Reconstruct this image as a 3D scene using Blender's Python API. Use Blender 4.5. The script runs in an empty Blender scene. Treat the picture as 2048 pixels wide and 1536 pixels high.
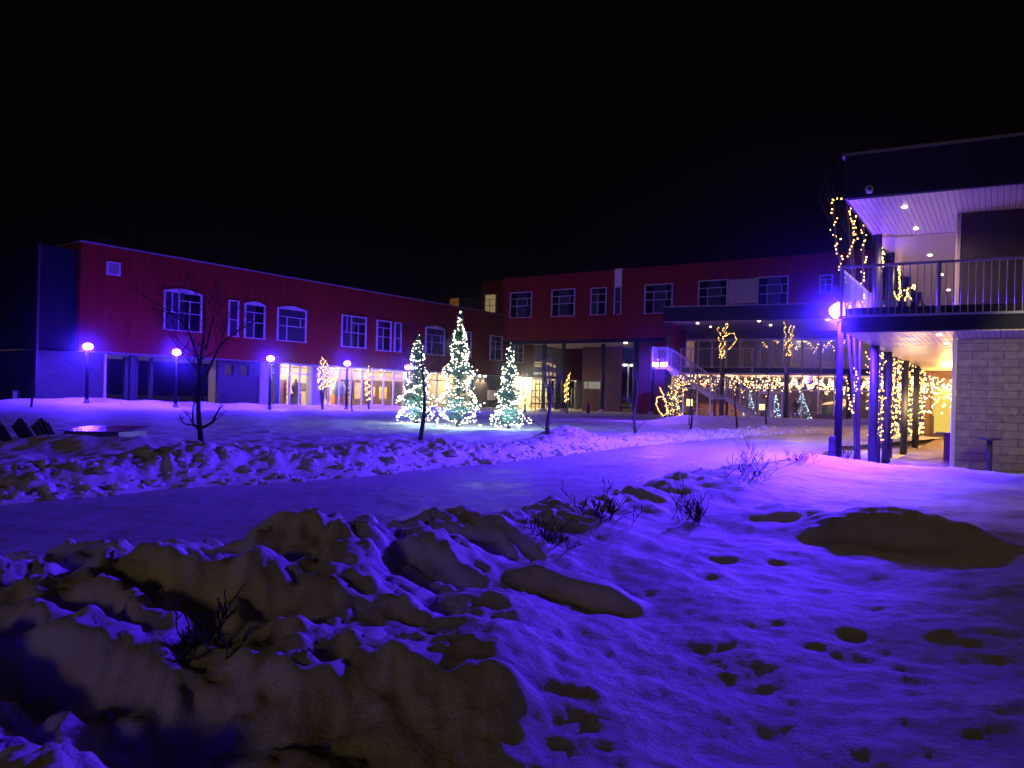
import bpy, math, random
import numpy as np
from mathutils import Vector, Matrix
random.seed(7)
V = Vector
scene = bpy.context.scene
col = scene.collection
R = math.radians
HAZE = .0012

# ------------------------------------------------------------------ camera
FPX, EYE, ROLL, HZ = 1420.0, 1.2, 0.024, 790.0
cd = bpy.data.cameras.new('camera')
cam = bpy.data.objects.new('camera', cd); col.objects.link(cam)
cam.matrix_world = Matrix.Translation((0, 0, EYE)) @ Matrix.Rotation(math.pi/2, 4, 'X') @ Matrix.Rotation(ROLL, 4, 'Z')
cd.sensor_width = 36.0
cd.lens = FPX/2048*36
cd.shift_y = (HZ-768)/2048
cd.clip_start, cd.clip_end = 0.05, 2000
scene.camera = cam
CR, SR = math.cos(ROLL), math.sin(ROLL)

def ray(x, y):
    a, b = (x-1024)/FPX, -(y-HZ)/FPX
    return a*CR-b*SR, a*SR+b*CR
def at(x, y, Y):                       # the point seen at photo pixel (x, y) at distance Y
    a, b = ray(x, y)
    return V((a*Y, Y, EYE+b*Y))
def gp(x, y, z=0.0):                   # the point of the level z seen at a photo pixel
    a, b = ray(x, y)
    Y = (z-EYE)/b
    return V((a*Y, Y, z))

# ------------------------------------------------------------------ materials
def nodes(name):
    m = bpy.data.materials.new(name); m.use_nodes = True
    nt = m.node_tree; nt.nodes.clear()
    out = nt.nodes.new('ShaderNodeOutputMaterial')
    return m, nt, out
def pm(name, c, rough=.6, var=.25, scale=3., bump=.15, bscale=30., metal=0., stretch=(1, 1, 1), spec=.5, rvar=0., dist=.02):
    m, nt, out = nodes(name)
    N, L = nt.nodes.new, nt.links.new
    b = N('ShaderNodeBsdfPrincipled'); L(b.outputs[0], out.inputs[0])
    b.inputs['Roughness'].default_value = rough; b.inputs['Metallic'].default_value = metal
    b.inputs['Specular IOR Level'].default_value = spec
    tc = N('ShaderNodeTexCoord'); mp = N('ShaderNodeMapping'); mp.inputs['Scale'].default_value = stretch
    L(tc.outputs['Object'], mp.inputs[0])
    n1 = N('ShaderNodeTexNoise'); n1.inputs['Scale'].default_value = scale; n1.inputs['Detail'].default_value = 5
    L(mp.outputs[0], n1.inputs['Vector'])
    mx = N('ShaderNodeMix'); mx.data_type = 'RGBA'
    mx.inputs[6].default_value = (*[v*(1-var) for v in c], 1); mx.inputs[7].default_value = (*[min(1, v*(1+var)) for v in c], 1)
    L(n1.outputs['Fac'], mx.inputs[0]); L(mx.outputs[2], b.inputs['Base Color'])
    if rvar:
        mr = N('ShaderNodeMapRange'); mr.inputs[1].default_value = .35; mr.inputs[2].default_value = .65
        mr.inputs[3].default_value = max(.03, rough-rvar); mr.inputs[4].default_value = min(1, rough+rvar)
        L(n1.outputs['Fac'], mr.inputs[0]); L(mr.outputs[0], b.inputs['Roughness'])
    if bump:
        n2 = N('ShaderNodeTexNoise'); n2.inputs['Scale'].default_value = bscale; n2.inputs['Detail'].default_value = 4
        L(mp.outputs[0], n2.inputs['Vector'])
        bp = N('ShaderNodeBump'); bp.inputs['Strength'].default_value = bump; bp.inputs['Distance'].default_value = dist
        L(n2.outputs['Fac'], bp.inputs['Height']); L(bp.outputs[0], b.inputs['Normal'])
    return m
def em(name, c, s, sample='NONE'):
    m, nt, out = nodes(name)
    e = nt.nodes.new('ShaderNodeEmission'); e.inputs[0].default_value = (*c, 1); e.inputs[1].default_value = s
    nt.links.new(e.outputs[0], out.inputs[0])
    m.cycles.emission_sampling = sample
    return m
def glass(name, tint, refl=.09, rough=.02):
    m, nt, out = nodes(name)
    N, L = nt.nodes.new, nt.links.new
    t = N('ShaderNodeBsdfTransparent'); t.inputs[0].default_value = (*tint, 1)
    g = N('ShaderNodeBsdfGlossy'); g.inputs['Roughness'].default_value = rough
    lw = N('ShaderNodeLayerWeight'); lw.inputs[0].default_value = .25
    mr = N('ShaderNodeMapRange'); mr.inputs[3].default_value = refl; mr.inputs[4].default_value = .8
    tc = N('ShaderNodeTexCoord'); n = N('ShaderNodeTexNoise'); n.inputs['Scale'].default_value = .8
    L(tc.outputs['Object'], n.inputs['Vector'])
    bp = N('ShaderNodeBump'); bp.inputs['Strength'].default_value = .04; bp.inputs['Distance'].default_value = .05
    L(n.outputs['Fac'], bp.inputs['Height']); L(bp.outputs[0], g.inputs['Normal'])
    mx = N('ShaderNodeMixShader')
    L(lw.outputs['Facing'], mr.inputs[0]); L(mr.outputs[0], mx.inputs[0]); L(t.outputs[0], mx.inputs[1]); L(g.outputs[0], mx.inputs[2])
    L(mx.outputs[0], out.inputs[0])
    return m
def blockwall(name, c, sx=.8, sz=.2, axis=(1, 0)):
    # stacked masonry units: brick texture laid along the wall's own direction
    m, nt, out = nodes(name)
    N, L = nt.nodes.new, nt.links.new
    b = N('ShaderNodeBsdfPrincipled'); L(b.outputs[0], out.inputs[0]); b.inputs['Roughness'].default_value = .85
    tc = N('ShaderNodeTexCoord'); sp = N('ShaderNodeSeparateXYZ'); L(tc.outputs['Object'], sp.inputs[0])
    ma = N('ShaderNodeMath'); ma.operation = 'MULTIPLY'; ma.inputs[1].default_value = axis[0]; L(sp.outputs[0], ma.inputs[0])
    mb = N('ShaderNodeMath'); mb.operation = 'MULTIPLY_ADD'; mb.inputs[1].default_value = axis[1]; L(sp.outputs[1], mb.inputs[0]); L(ma.outputs[0], mb.inputs[2])
    cb = N('ShaderNodeCombineXYZ'); L(mb.outputs[0], cb.inputs[0]); L(sp.outputs[2], cb.inputs[1])
    br = N('ShaderNodeTexBrick'); br.inputs['Scale'].default_value = 1; br.inputs['Mortar Size'].default_value = .008
    br.inputs['Brick Width'].default_value = sx; br.inputs['Row Height'].default_value = sz; br.inputs['Mortar Smooth'].default_value = .3
    br.inputs['Color1'].default_value = (*[v*.9 for v in c], 1); br.inputs['Color2'].default_value = (*[v*1.1 for v in c], 1)
    br.inputs['Mortar'].default_value = (*[v*.45 for v in c], 1)
    L(cb.outputs[0], br.inputs['Vector'])
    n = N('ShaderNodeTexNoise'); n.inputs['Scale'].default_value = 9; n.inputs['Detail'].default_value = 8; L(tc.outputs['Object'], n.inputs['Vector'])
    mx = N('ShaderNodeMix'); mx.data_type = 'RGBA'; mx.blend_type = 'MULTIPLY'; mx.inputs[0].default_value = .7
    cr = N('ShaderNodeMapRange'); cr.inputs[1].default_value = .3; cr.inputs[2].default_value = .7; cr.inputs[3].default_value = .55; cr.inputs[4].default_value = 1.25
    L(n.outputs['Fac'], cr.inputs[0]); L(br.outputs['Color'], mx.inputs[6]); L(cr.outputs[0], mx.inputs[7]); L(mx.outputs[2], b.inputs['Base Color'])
    bp = N('ShaderNodeBump'); bp.inputs['Strength'].default_value = .6; bp.inputs['Distance'].default_value = .02; bp.invert = True
    L(br.outputs['Fac'], bp.inputs['Height']); L(bp.outputs[0], b.inputs['Normal'])
    return m
def cladding(name, c, axis, pitch=.16):
    # vertical boards
    m, nt, out = nodes(name)
    N, L = nt.nodes.new, nt.links.new
    b = N('ShaderNodeBsdfPrincipled'); L(b.outputs[0], out.inputs[0]); b.inputs['Roughness'].default_value = .85; b.inputs['Specular IOR Level'].default_value = .12
    tc = N('ShaderNodeTexCoord'); sp = N('ShaderNodeSeparateXYZ'); L(tc.outputs['Object'], sp.inputs[0])
    ma = N('ShaderNodeMath'); ma.operation = 'MULTIPLY'; ma.inputs[1].default_value = axis[0]/pitch; L(sp.outputs[0], ma.inputs[0])
    mb = N('ShaderNodeMath'); mb.operation = 'MULTIPLY_ADD'; mb.inputs[1].default_value = axis[1]/pitch; L(sp.outputs[1], mb.inputs[0]); L(ma.outputs[0], mb.inputs[2])
    fl = N('ShaderNodeMath'); fl.operation = 'FLOOR'; L(mb.outputs[0], fl.inputs[0])
    wn = N('ShaderNodeTexWhiteNoise'); wn.noise_dimensions = '1D'; L(fl.outputs[0], wn.inputs['W'])
    fr = N('ShaderNodeMath'); fr.operation = 'FRACT'; L(mb.outputs[0], fr.inputs[0])
    gr = N('ShaderNodeMath'); gr.operation = 'GREATER_THAN'; gr.inputs[1].default_value = .1; L(fr.outputs[0], gr.inputs[0])
    mp = N('ShaderNodeMapping'); mp.inputs['Scale'].default_value = (3, 3, .25); L(tc.outputs['Object'], mp.inputs[0])
    n = N('ShaderNodeTexNoise'); n.inputs['Scale'].default_value = 2; n.inputs['Detail'].default_value = 6; L(mp.outputs[0], n.inputs['Vector'])
    ad = N('ShaderNodeMath'); ad.operation = 'MULTIPLY_ADD'; ad.inputs[1].default_value = .35; L(wn.outputs['Value'], ad.inputs[0]); L(n.outputs['Fac'], ad.inputs[2])
    mx = N('ShaderNodeMix'); mx.data_type = 'RGBA'; mx.inputs[6].default_value = (*[v*.6 for v in c], 1); mx.inputs[7].default_value = (*[v*1.35 for v in c], 1)
    L(ad.outputs[0], mx.inputs[0]); L(mx.outputs[2], b.inputs['Base Color'])
    bp = N('ShaderNodeBump'); bp.inputs['Strength'].default_value = .5; bp.inputs['Distance'].default_value = .02
    L(gr.outputs[0], bp.inputs['Height']); L(bp.outputs[0], b.inputs['Normal'])
    return m

# ------------------------------------------------------------------ objects
WL = {}                                 # world position of every object's origin
def ground_ok(o): return o
def thing(name, label, cat, loc, group=None):
    o = bpy.data.objects.new(name, None); col.objects.link(o)
    o.location = loc; o.empty_display_size = .2
    o['label'] = label; o['category'] = cat
    if group: o['group'] = group
    WL[o.name] = V(loc)
    return o
def tag(o, label=None, cat=None, group=None, kind=None):
    if label: o['label'] = label
    if cat: o['category'] = cat
    if group: o['group'] = group
    if kind: o['kind'] = kind
    return o
class MB:
    def __init__(s): s.v, s.f = [], []
    def add(s, vs, fs):
        k = len(s.v); s.v += [tuple(p) for p in vs]; s.f += [tuple(i+k for i in f) for f in fs]; return s
    def obox(s, c, u, v, w):
        c, u, v, w = V(c), V(u), V(v), V(w)
        if u.cross(v).dot(w) < 0: u = -u
        vs = [c+a*u+b*v+d*w for d in (-1, 1) for b in (-1, 1) for a in (-1, 1)]
        return s.add(vs, [(0, 2, 3, 1), (4, 5, 7, 6), (0, 1, 5, 4), (2, 6, 7, 3), (0, 4, 6, 2), (1, 3, 7, 5)])
    def box(s, x0, x1, y0, y1, z0, z1):
        return s.obox(((x0+x1)/2, (y0+y1)/2, (z0+z1)/2), ((x1-x0)/2, 0, 0), (0, (y1-y0)/2, 0), (0, 0, (z1-z0)/2))
    def bar(s, a, b, w, t=None, up=(0, 0, 1)):   # rectangular bar from a to b
        a, b = V(a), V(b); t = t or w
        d = (b-a); side = d.cross(V(up))
        if side.length < 1e-6: side = V((1, 0, 0))
        side.normalize(); u2 = side.cross(d).normalized()
        return s.obox((a+b)/2, d/2, side*w/2, u2*t/2)
    def tube(s, pts, rad, n=8, cap=True):
        pts = [V(p) for p in pts]
        if not hasattr(rad, '__len__'): rad = [rad]*len(pts)
        k0 = len(s.v); ref = V((0.13, 0.97, 0.2))
        for i, p in enumerate(pts):
            d = (pts[min(i+1, len(pts)-1)]-pts[max(i-1, 0)])
            if d.length < 1e-9: d = V((0, 0, 1))
            d.normalize()
            a = d.cross(ref)
            if a.length < .1: a = d.cross(V((1, 0, 0)))
            a.normalize(); b = d.cross(a)
            for j in range(n):
                t = 2*math.pi*j/n
                s.v.append(tuple(p+rad[i]*(math.cos(t)*a+math.sin(t)*b)))
        for i in range(len(pts)-1):
            for j in range(n):
                s.f.append((k0+i*n+j, k0+i*n+(j+1) % n, k0+(i+1)*n+(j+1) % n, k0+(i+1)*n+j))
        if cap and n > 2:
            s.f.append(tuple(k0+j for j in reversed(range(n)))); e = k0+(len(pts)-1)*n
            s.f.append(tuple(e+j for j in range(n)))
        return s
    def lathe(s, c, prof, n=20):        # prof: (radius, z) from bottom to top
        k0 = len(s.v); c = V(c)
        for r, z in prof:
            for j in range(n):
                t = 2*math.pi*j/n; s.v.append((c.x+r*math.cos(t), c.y+r*math.sin(t), c.z+z))
        for i in range(len(prof)-1):
            for j in range(n):
                s.f.append((k0+i*n+j, k0+i*n+(j+1) % n, k0+(i+1)*n+(j+1) % n, k0+(i+1)*n+j))
        s.f.append(tuple(k0+j for j in reversed(range(n)))); e = k0+(len(prof)-1)*n
        s.f.append(tuple(e+j for j in range(n)))
        return s
    def ico(s, c, r):
        c = V(c); vs = [c+V(p)*r for p in OCT]
        return s.add(vs, OCF)
    def prism(s, poly, z0, z1):         # plan polygon (ccw) extruded
        n = len(poly)
        vs = [(p[0], p[1], z0) for p in poly]+[(p[0], p[1], z1) for p in poly]
        fs = [tuple(reversed(range(n))), tuple(range(n, 2*n))]+[(i, (i+1) % n, n+(i+1) % n, n+i) for i in range(n)]
        return s.add(vs, fs)
    def build(s, name, m, parent=None, smooth=False, loc=None):
        me = bpy.data.meshes.new(name)
        o = bpy.data.objects.new(name, me); col.objects.link(o)
        if parent is not None:
            base = WL[parent.name]; o.parent = parent
        else:
            base = V(loc) if loc is not None else V((0, 0, 0)); o.location = base
        me.from_pydata([(x-base.x, y-base.y, z-base.z) for x, y, z in s.v], [], s.f)
        me.materials.append(m)
        if smooth:
            me.polygons.foreach_set('use_smooth', [True]*len(me.polygons))
        me.update(); WL[o.name] = base
        return o
_t = (1+5**.5)/2; _n = (1+_t*_t)**.5
OCT = [(a/_n, b/_n, c/_n) for a, b, c in [(-1, _t, 0), (1, _t, 0), (-1, -_t, 0), (1, -_t, 0), (0, -1, _t), (0, 1, _t), (0, -1, -_t), (0, 1, -_t), (_t, 0, -1), (_t, 0, 1), (-_t, 0, -1), (-_t, 0, 1)]]
OCF = [(0, 11, 5), (0, 5, 1), (0, 1, 7), (0, 7, 10), (0, 10, 11), (1, 5, 9), (5, 11, 4), (11, 10, 2), (10, 7, 6), (7, 1, 8), (3, 9, 4), (3, 4, 2), (3, 2, 6), (3, 6, 8), (3, 8, 9), (4, 9, 5), (2, 4, 11), (6, 2, 10), (8, 6, 7), (9, 8, 1)]
def copy_thing(o, loc):
    c = o.copy(); col.objects.link(c); c.location = loc; WL[c.name] = V(loc)
    for ch in o.children:
        d = ch.copy(); col.objects.link(d); d.parent = c; WL[d.name] = V(loc)
        for g in ch.children:
            e = g.copy(); col.objects.link(e); e.parent = d; WL[e.name] = V(loc)
    return c

class Facade:                           # a vertical plane: s along (to the right), z up, o outwards to the camera
    def __init__(s, P, d):
        s.P = V((P[0], P[1], 0)); s.d = V((d[0], d[1], 0)).normalized()
        s.n = V((s.d.y, -s.d.x, 0))
    def px(s, x, y, o=0.):
        a, b = ray(x, y)
        r = V((a, 1, 0)); Q = s.P+s.n*o
        t = Q.dot(s.n)/r.dot(s.n)
        h = V((a*t, t, 0))
        return (h-Q).dot(s.d), EYE+b*t
    def pt(s, a, z, o=0.):
        p = s.P+s.d*a+s.n*o; return V((p.x, p.y, z))
    def box(s, m, s0, s1, z0, z1, o0, o1):
        c = s.pt((s0+s1)/2, (z0+z1)/2, (o0+o1)/2)
        return m.obox(c, s.d*(s1-s0)/2, s.n*(o1-o0)/2, V((0, 0, (z1-z0)/2)))

def point(name, loc, c, power, r=.1):
    l = bpy.data.lights.new(name, 'POINT'); l.color = c; l.energy = power; l.shadow_soft_size = r
    o = bpy.data.objects.new(name, l); col.objects.link(o); o.location = loc
    return o
def spot(name, loc, target, c, power, ang=90, blend=.8, r=.08):
    l = bpy.data.lights.new(name, 'SPOT'); l.color = c; l.energy = power; l.shadow_soft_size = r
    l.spot_size = R(ang); l.spot_blend = blend
    o = bpy.data.objects.new(name, l); col.objects.link(o); o.location = loc
    o.rotation_euler = (V(target)-V(loc)).to_track_quat('-Z', 'Y').to_euler()
    return o

# ------------------------------------------------------------------ plan of the place
PL = at(158, 700, 41.0)
FL = Facade((PL.x, PL.y), (.738, 1.0))                       # wing running away on the left
_a = ray(1006, 700)[0]; _t2 = (_a*PL.y-PL.x)/(.738-_a)
J = (PL.x+.738*_t2, PL.y+_t2)
FM = Facade(J, (2264, -1420))                                # red block across the back
PR = at(1500, 800, 38.7)
FR = Facade((PR.x, PR.y), (1, -.40))                         # restaurant with balcony
PG = at(1980, 800, 12.0)
FG = Facade((PG.x, PG.y), (1, -.503))                        # roofed gallery at the right
DC = V((.687, 1, 0)).normalized()                            # the gallery's walkway runs this way
PW = at(1912, 800, 13.7)
FW = Facade((PW.x, PW.y), (1, -.503))                        # its block wall

# ------------------------------------------------------------------ colours
SNOW_C = (.80, .81, .84)
M = {}
M['red'] = cladding('red_boards', (.20, .020, .008), (FL.d.x, FL.d.y), .22)
M['red_mid'] = cladding('red_boards_cross', (.20, .022, .012), (FM.d.x, FM.d.y), .22)
M['dark'] = pm('dark_cladding', (.035, .028, .03), .6, .3, 2, .1)
M['navy'] = pm('dark_fascia_metal', (.010, .010, .020), .55, .2, 1.5, .05, spec=.12)
M['cap'] = pm('grey_flashing', (.22, .21, .22), .5, .15)
M['frame'] = pm('white_window_frame', (.62, .60, .62), .45, .1)
M['curtain'] = pm('pale_curtain', (.30, .30, .36), .9, .35, 6, .3, 12, stretch=(6, 6, .3))
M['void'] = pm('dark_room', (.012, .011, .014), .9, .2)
M['pane'] = glass('window_glass', (.78, .80, .82), .10)
M['clear'] = glass('shop_glass', (.93, .93, .92), .05)
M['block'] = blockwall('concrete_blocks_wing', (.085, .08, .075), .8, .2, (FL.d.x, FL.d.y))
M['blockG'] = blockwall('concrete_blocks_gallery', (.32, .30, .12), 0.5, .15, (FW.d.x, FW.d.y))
M['pier'] = pm('pale_concrete', (.45, .43, .43), .8, .2, 3, .2)
M['steel'] = pm('dark_painted_steel', (.05, .05, .06), .45, .2, 4, .05)
M['post'] = pm('grey_painted_post', (.032, .031, .036), .5, .25, 3, .08)
M['lamppaint'] = pm('black_lamp_paint', (.007, .007, .010), .7, .2, 4, .05, spec=.05)
M['rail'] = pm('galvanised_rail', (.30, .30, .32), .5, .2, 6, .05)
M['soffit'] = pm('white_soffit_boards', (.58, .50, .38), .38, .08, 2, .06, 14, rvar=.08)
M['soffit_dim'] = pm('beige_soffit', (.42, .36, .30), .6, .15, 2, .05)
M['cream'] = pm('cream_plaster', (.72, .60, .42), .8, .1, 1.2, .05)
M['brownwall'] = pm('brown_timber_wall', (.13, .07, .045), .7, .4, 3, .2, stretch=(4, 4, .4))
M['floor'] = pm('timber_floor', (.25, .17, .11), .5, .3, 3)
M['deck'] = pm('weathered_deck_boards', (.20, .12, .085), .6, .45, 2.5, .25, 20, stretch=(1, 1, 1), rvar=.15)
M['bark'] = pm('grey_bark', (.07, .055, .048), .85, .4, 8, .5, 30)
M['barkdark'] = pm('dark_bark', (.022, .018, .018), .85, .4, 8, .5, 30)
M['shrubbark'] = pm('dry_stems', (.012, .009, .008), .9, .3, 8, 0)
M['needle'] = pm('conifer_needles', (.05, .155, .105), .7, .6, 5, 0)
M['wire'] = pm('green_wire', (.01, .02, .012), .6, .1)
M['warm_bulb'] = em('warm_bulb_glow', (1, .56, .13), 9)
M['white_bulb'] = em('white_bulb_glow', (1, .93, .70), 11)
M['reflected_bulb'] = em('reflected_bulb_glow', (.55, .78, 1), 3.5)
M['peach_bulb'] = em('peach_bulb_glow', (1, .58, .26), 10)
M['globe'] = em('violet_globe_glow', (.095, .020, 1.0), 420, 'AUTO')
M['globe_far'] = em('violet_globe_glow_far', (.085, .014, 1.0), 620, 'AUTO')
M['flood'] = em('violet_floodlight_glow', (.16, .04, 1.0), 1300, 'AUTO')
M['spotlens'] = em('warm_downlight_glow', (1, .78, .5), 25)
M['lantern'] = em('lantern_paper_glow', (1, .62, .26), 2.2)
M['litroom'] = em('lit_blind_glow', (1, .72, .33), .55)
M['white'] = pm('white_paint', (.75, .74, .72), .5, .08)
M['chair'] = pm('black_chair_paint', (.02, .02, .024), .5, .2)

# ------------------------------------------------------------------ noise and the snow
_rng = np.random.RandomState(11)
_perm = np.concatenate([_rng.permutation(512)]*3)
_ang = _rng.rand(512)*2*np.pi
_gx, _gy = np.cos(_ang), np.sin(_ang)
def perlin(x, y):
    xi = np.floor(x).astype(int); yi = np.floor(y).astype(int)
    xf, yf = x-xi, y-yi
    u = xf*xf*xf*(xf*(xf*6-15)+10); v = yf*yf*yf*(yf*(yf*6-15)+10)
    def g(ix, iy, dx, dy):
        h = _perm[_perm[ix & 511]+(iy & 511)]
        return _gx[h]*dx+_gy[h]*dy
    a = g(xi, yi, xf, yf); b = g(xi+1, yi, xf-1, yf); c = g(xi, yi+1, xf, yf-1); d = g(xi+1, yi+1, xf-1, yf-1)
    return (a+(b-a)*u)*(1-v)+(c+(d-c)*u)*v*1.0
def fbm(x, y, o=4, g=.5):
    r = 0; k = 1.
    for i in range(o):
        r = r+k*perlin(x*2**i+17.3*i, y*2**i-9.1*i); k *= g
    return r
def lumps(x, y, o=3):
    r = 0; k = 1.
    for i in range(o):
        r = r+k*(1-np.abs(perlin(x*2**i+31.7*i, y*2**i+5.9*i))*2.4); k *= .5
    return r/1.75
def sstep(a, b, x):
    t = np.clip((x-a)/(b-a), 0, 1); return t*t*(3-2*t)
FX = [-14, -8, -5, -3.7, -2.25, -.2, 2.7, 6.8, 10.2, 16, 30]
FY = [1.5, 4.6, 7.0, 8.5, 9.85, 12.5, 17, 22.4, 26.5, 30, 33]
NX = [-14, -8, -3.9, -2.3, -1.25, -.85, -.1, .4, 1.2, 2.45, 5.5, 9, 16, 30]
NY = [-7, -3, 1.7, 3.6, 4.05, 4.4, 5.5, 6.7, 8.2, 10, 14.3, 20, 26.5, 29]
def mound(x, y, cx, cy, h, rx, ry, a=0., p=2.):
    c, s = math.cos(a), math.sin(a)
    u = ((x-cx)*c+(y-cy)*s)/rx; v = (-(x-cx)*s+(y-cy)*c)/ry
    return h*np.exp(-(np.abs(u)**p+np.abs(v)**p))
PRINTS = []
for (x, y, r, dp) in [(1440, 1112, .20, .13), (1350, 1125, .16, .09), (1640, 1168, .13, .10), (1690, 1168, .12, .09), (1745, 1208, .11, .11),
                      (1752, 1250, .13, .11), (1700, 1255, .14, .11), (1775, 1275, .12, .11), (1705, 1300, .15, .11), (1760, 1320, .13, .11),
                      (1830, 1322, .14, .11), (1420, 1145, .18, .10), (1585, 1140, .13, .09), (1490, 1080, .22, .12), (1560, 1115, .16, .08),
                      (1235, 1165, .12, .05), (1900, 1165, .10, .05), (1560, 1020, .25, .1), (1720, 960, .3, .08), (1800, 965, .3, .08),
                      (1880, 950, .3, .08), (1650, 985, .25, .08), (560, 1390, .06, .06), (600, 1440, .05, .06), (265, 1320, .16, .22),
                      (160, 1380, .14, .2), (40, 1240, .15, .16), (270, 1205, .20, .2), (800, 1195, .13, .12), (700, 1180, .15, .14),
                      (390, 1330, .12, .22), (60, 1480, .15, .15), (1420, 1255, .16, .06), (1480, 1290, .14, .06)]:
    if (x, y) in ((1752, 1250), (1775, 1275), (1760, 1320), (1235, 1165), (1900, 1165), (1420, 1255), (1480, 1290)): continue
    p = gp(x, y, .19); PRINTS.append((p.x, p.y, r*(.42 if x > 1150 else .6), dp*(.17 if x > 1150 else .6)))
_nb = gp(1000, 1205, .44); _bar = gp(1155, 1160, .3)
def H(x, y):
    yf = np.interp(x, FX, FY); yn = np.interp(x, NX, NY)
    df = (y-yf)*.62; dn = (yn-y)*.62
    slope = -.35*sstep(30, 76, y)
    h = slope+.05*fbm(x/2.6, y/2.6)+.05*fbm(x/.9+3, y/.9)*sstep(45, 20, y)
    left = sstep(1.5, -3.5, x)
    wob = .35*perlin(x/1.3+4, y/1.3)
    # far side: ploughed bank
    bank = sstep(-.05, .55+wob*.3, df)*sstep(2.6+wob, .9, df)
    rough = lumps(x/.62, y/.62)*.55+lumps(x/.24+9, y/.24)*.3
    h = h+bank*(.17+.06*left+.16*1.3*(rough-.35)*(.7+.5*left)+.05*(lumps(x/.14+2, y/.12+5, 2)-.4))
    back = sstep(1.2, 2.5, df)*sstep(8.5, 4., df)
    h = h*(1-.0*left)+back*(.07+.07*left)*(.5+lumps(x/1.5+2, y/1.5, 2)*.9)+back*.05*lumps(x/.5, y/.5)*left
    h = h+mound(x, y, -4.3, 9.6, .20, 1.1, .6, .25)+mound(x, y, -2.4, 12.3, .16, 1.3, .6, .4)
    h = h+mound(x, y, gp(170, 890, .2).x, 11.9, .22, 1.5, .55)
    h = h+mound(x, y, 1.2, 16.6, .35, .75, .6, .5)+mound(x, y, 1.0, 15.2, .14, .6, .5, .5)
    # near side: bank and drifts
    nb = sstep(-.02, .7, dn)
    chunk = sstep(1.9+1.4*sstep(1, -1, x), .5, dn)*sstep(8.5, 5.0, x)
    h = h+.30*sstep(0, .55, dn)*sstep(2.5, .6, dn)*sstep(1.0, -.7, x)+.10*sstep(0, .5, dn)*sstep(2.2, .5, dn)*sstep(-.5, 1, x)
    h = h+nb*(.16+(.025+.03*sstep(1, -1, x))*fbm(x/1.7+7, y/1.3, 3))
    h = h+nb*.006*fbm(x/.05, y/.045, 2)*sstep(6, 2.5, y)
    h = h+nb*chunk*(.13*(fbm(x/.55+1, y/.40, 3)+.1)+.07*(lumps(x/.33, y/.25+3)-.45)+.03*fbm(x/.08, y/.07, 2))*(.35+.65*sstep(4, -1, x))
    lft = sstep(1.0, -1.6, x)*sstep(6., 2.5, y)*nb
    h = h+lft*(.20*fbm(x/.62+5, y/.45, 3)+.03*(lumps(x/.2+2, y/.17+1, 2)-.4)+.024*(lumps(x/.12+7, y/.10, 2)-.4)+.016*fbm(x/.05, y/.045, 2))
    rp = sstep(-.5, 1.5, x)*nb
    h = h+rp*(0.008*np.sin((y*1.0+x*.75)*4.2+2.5*perlin(x/1.1, y/1.1))+.013*fbm(x/.45, y/.3+2, 3))
    h = h+.010*fbm(x/.13, y/.10, 2)*sstep(9, 3, y)*nb
    # named drifts of the foreground
    h = h+mound(x, y, _nb.x-.10, _nb.y-.15, .20, .40, .50, -.35)+mound(x, y, .35, 1.95, .13, .6, .45)
    h = h+mound(x, y, _bar.x, _bar.y+.12, .13, .30, .12, -.05, 4.)
    for (px_, py_, hh, rx, ry) in [(1590, 1008, .13, .50, .30), (1740, 1020, .21, .60, .34), (1900, 1065, .09, .4, .24), (2040, 1055, .07, .5, .2)]:
        c = gp(px_, py_, .17+hh); h = h+mound(x, y, c.x, c.y, hh, rx, ry, -.25, 2.6)*(1+.30*perlin(x/.33+3, y/.30)+.12*perlin(x/.12, y/.1))
    for (px_, py_, hh, rx, ry) in [(1500, 965, .06, .8, .5), (330, 1160, .09, .5, .4), (640, 1130, .06, .5, .4), (640, 1230, .07, .35, .3),
                                   (300, 1285, .10, .34, .22), (1010, 1400, .06, .10, .07), (150, 1130, .12, .6, .3), (1180, 1050, .1, .5, .4)]:
        c = gp(px_, py_, .17+hh); h = h+mound(x, y, c.x, c.y, hh, rx, ry)
    for (a, b, r, dp) in PRINTS:
        q = ((x-a)/(r*1.25))**2+((y-b)/r)**2
        h = h-dp*np.exp(-q**1.15)+dp*.15*np.exp(-(np.sqrt(q)-1.5)**2*5)
    # banks along the terrace and the wing
    dr = (x-FR.P.x)*FR.n.x+(y-FR.P.y)*FR.n.y
    h = h+sstep(6.5, 9, x)*sstep(22.5, 19, x)*np.exp(-((dr-4.2)/1.0)**2)*(.38+.14*perlin(x/1.2, y/1.2))
    h = h+sstep(7., 9, x)*sstep(22, 18.5, x)*np.exp(-((dr-2.8)/.9)**2)*.12
    dl = (x-FL.P.x)*FL.n.x+(y-FL.P.y)*FL.n.y
    h = h+np.exp(-((dl-2.2)/1.1)**2)*(.30+.15*perlin(x/2., y/2.))*sstep(34, 38, y)*sstep(75, 66, y)
    h = h+.022*fbm(x/.45+8, y/.45, 2)*sstep(16, 20, y)*sstep(46, 36, y)*sstep(6, 2, x)
    h = h+sstep(-19, -22, x)*np.exp(-((dl-4)/3)**2)*.25
    # gallery: snow slopes up to the wall, boards kept clear
    cx, cy = FW.P.x, FW.P.y
    sg = (x-cx)*DC.y-(y-cy)*DC.x; tg = (x-cx)*DC.x+(y-cy)*DC.y
    inside = sstep(-3.6, -3.2, sg)*sstep(1.2, 1.0, sg)*sstep(-.55, -.1, tg)
    h = h*(1-inside)-.14*inside
    h = h+.30*np.exp(-((sg+3.55)/.55)**2)*sstep(1., 2.2, tg)*sstep(18, 15, tg)*(.7+.6*perlin(x/1.1, y/1.1))
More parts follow.
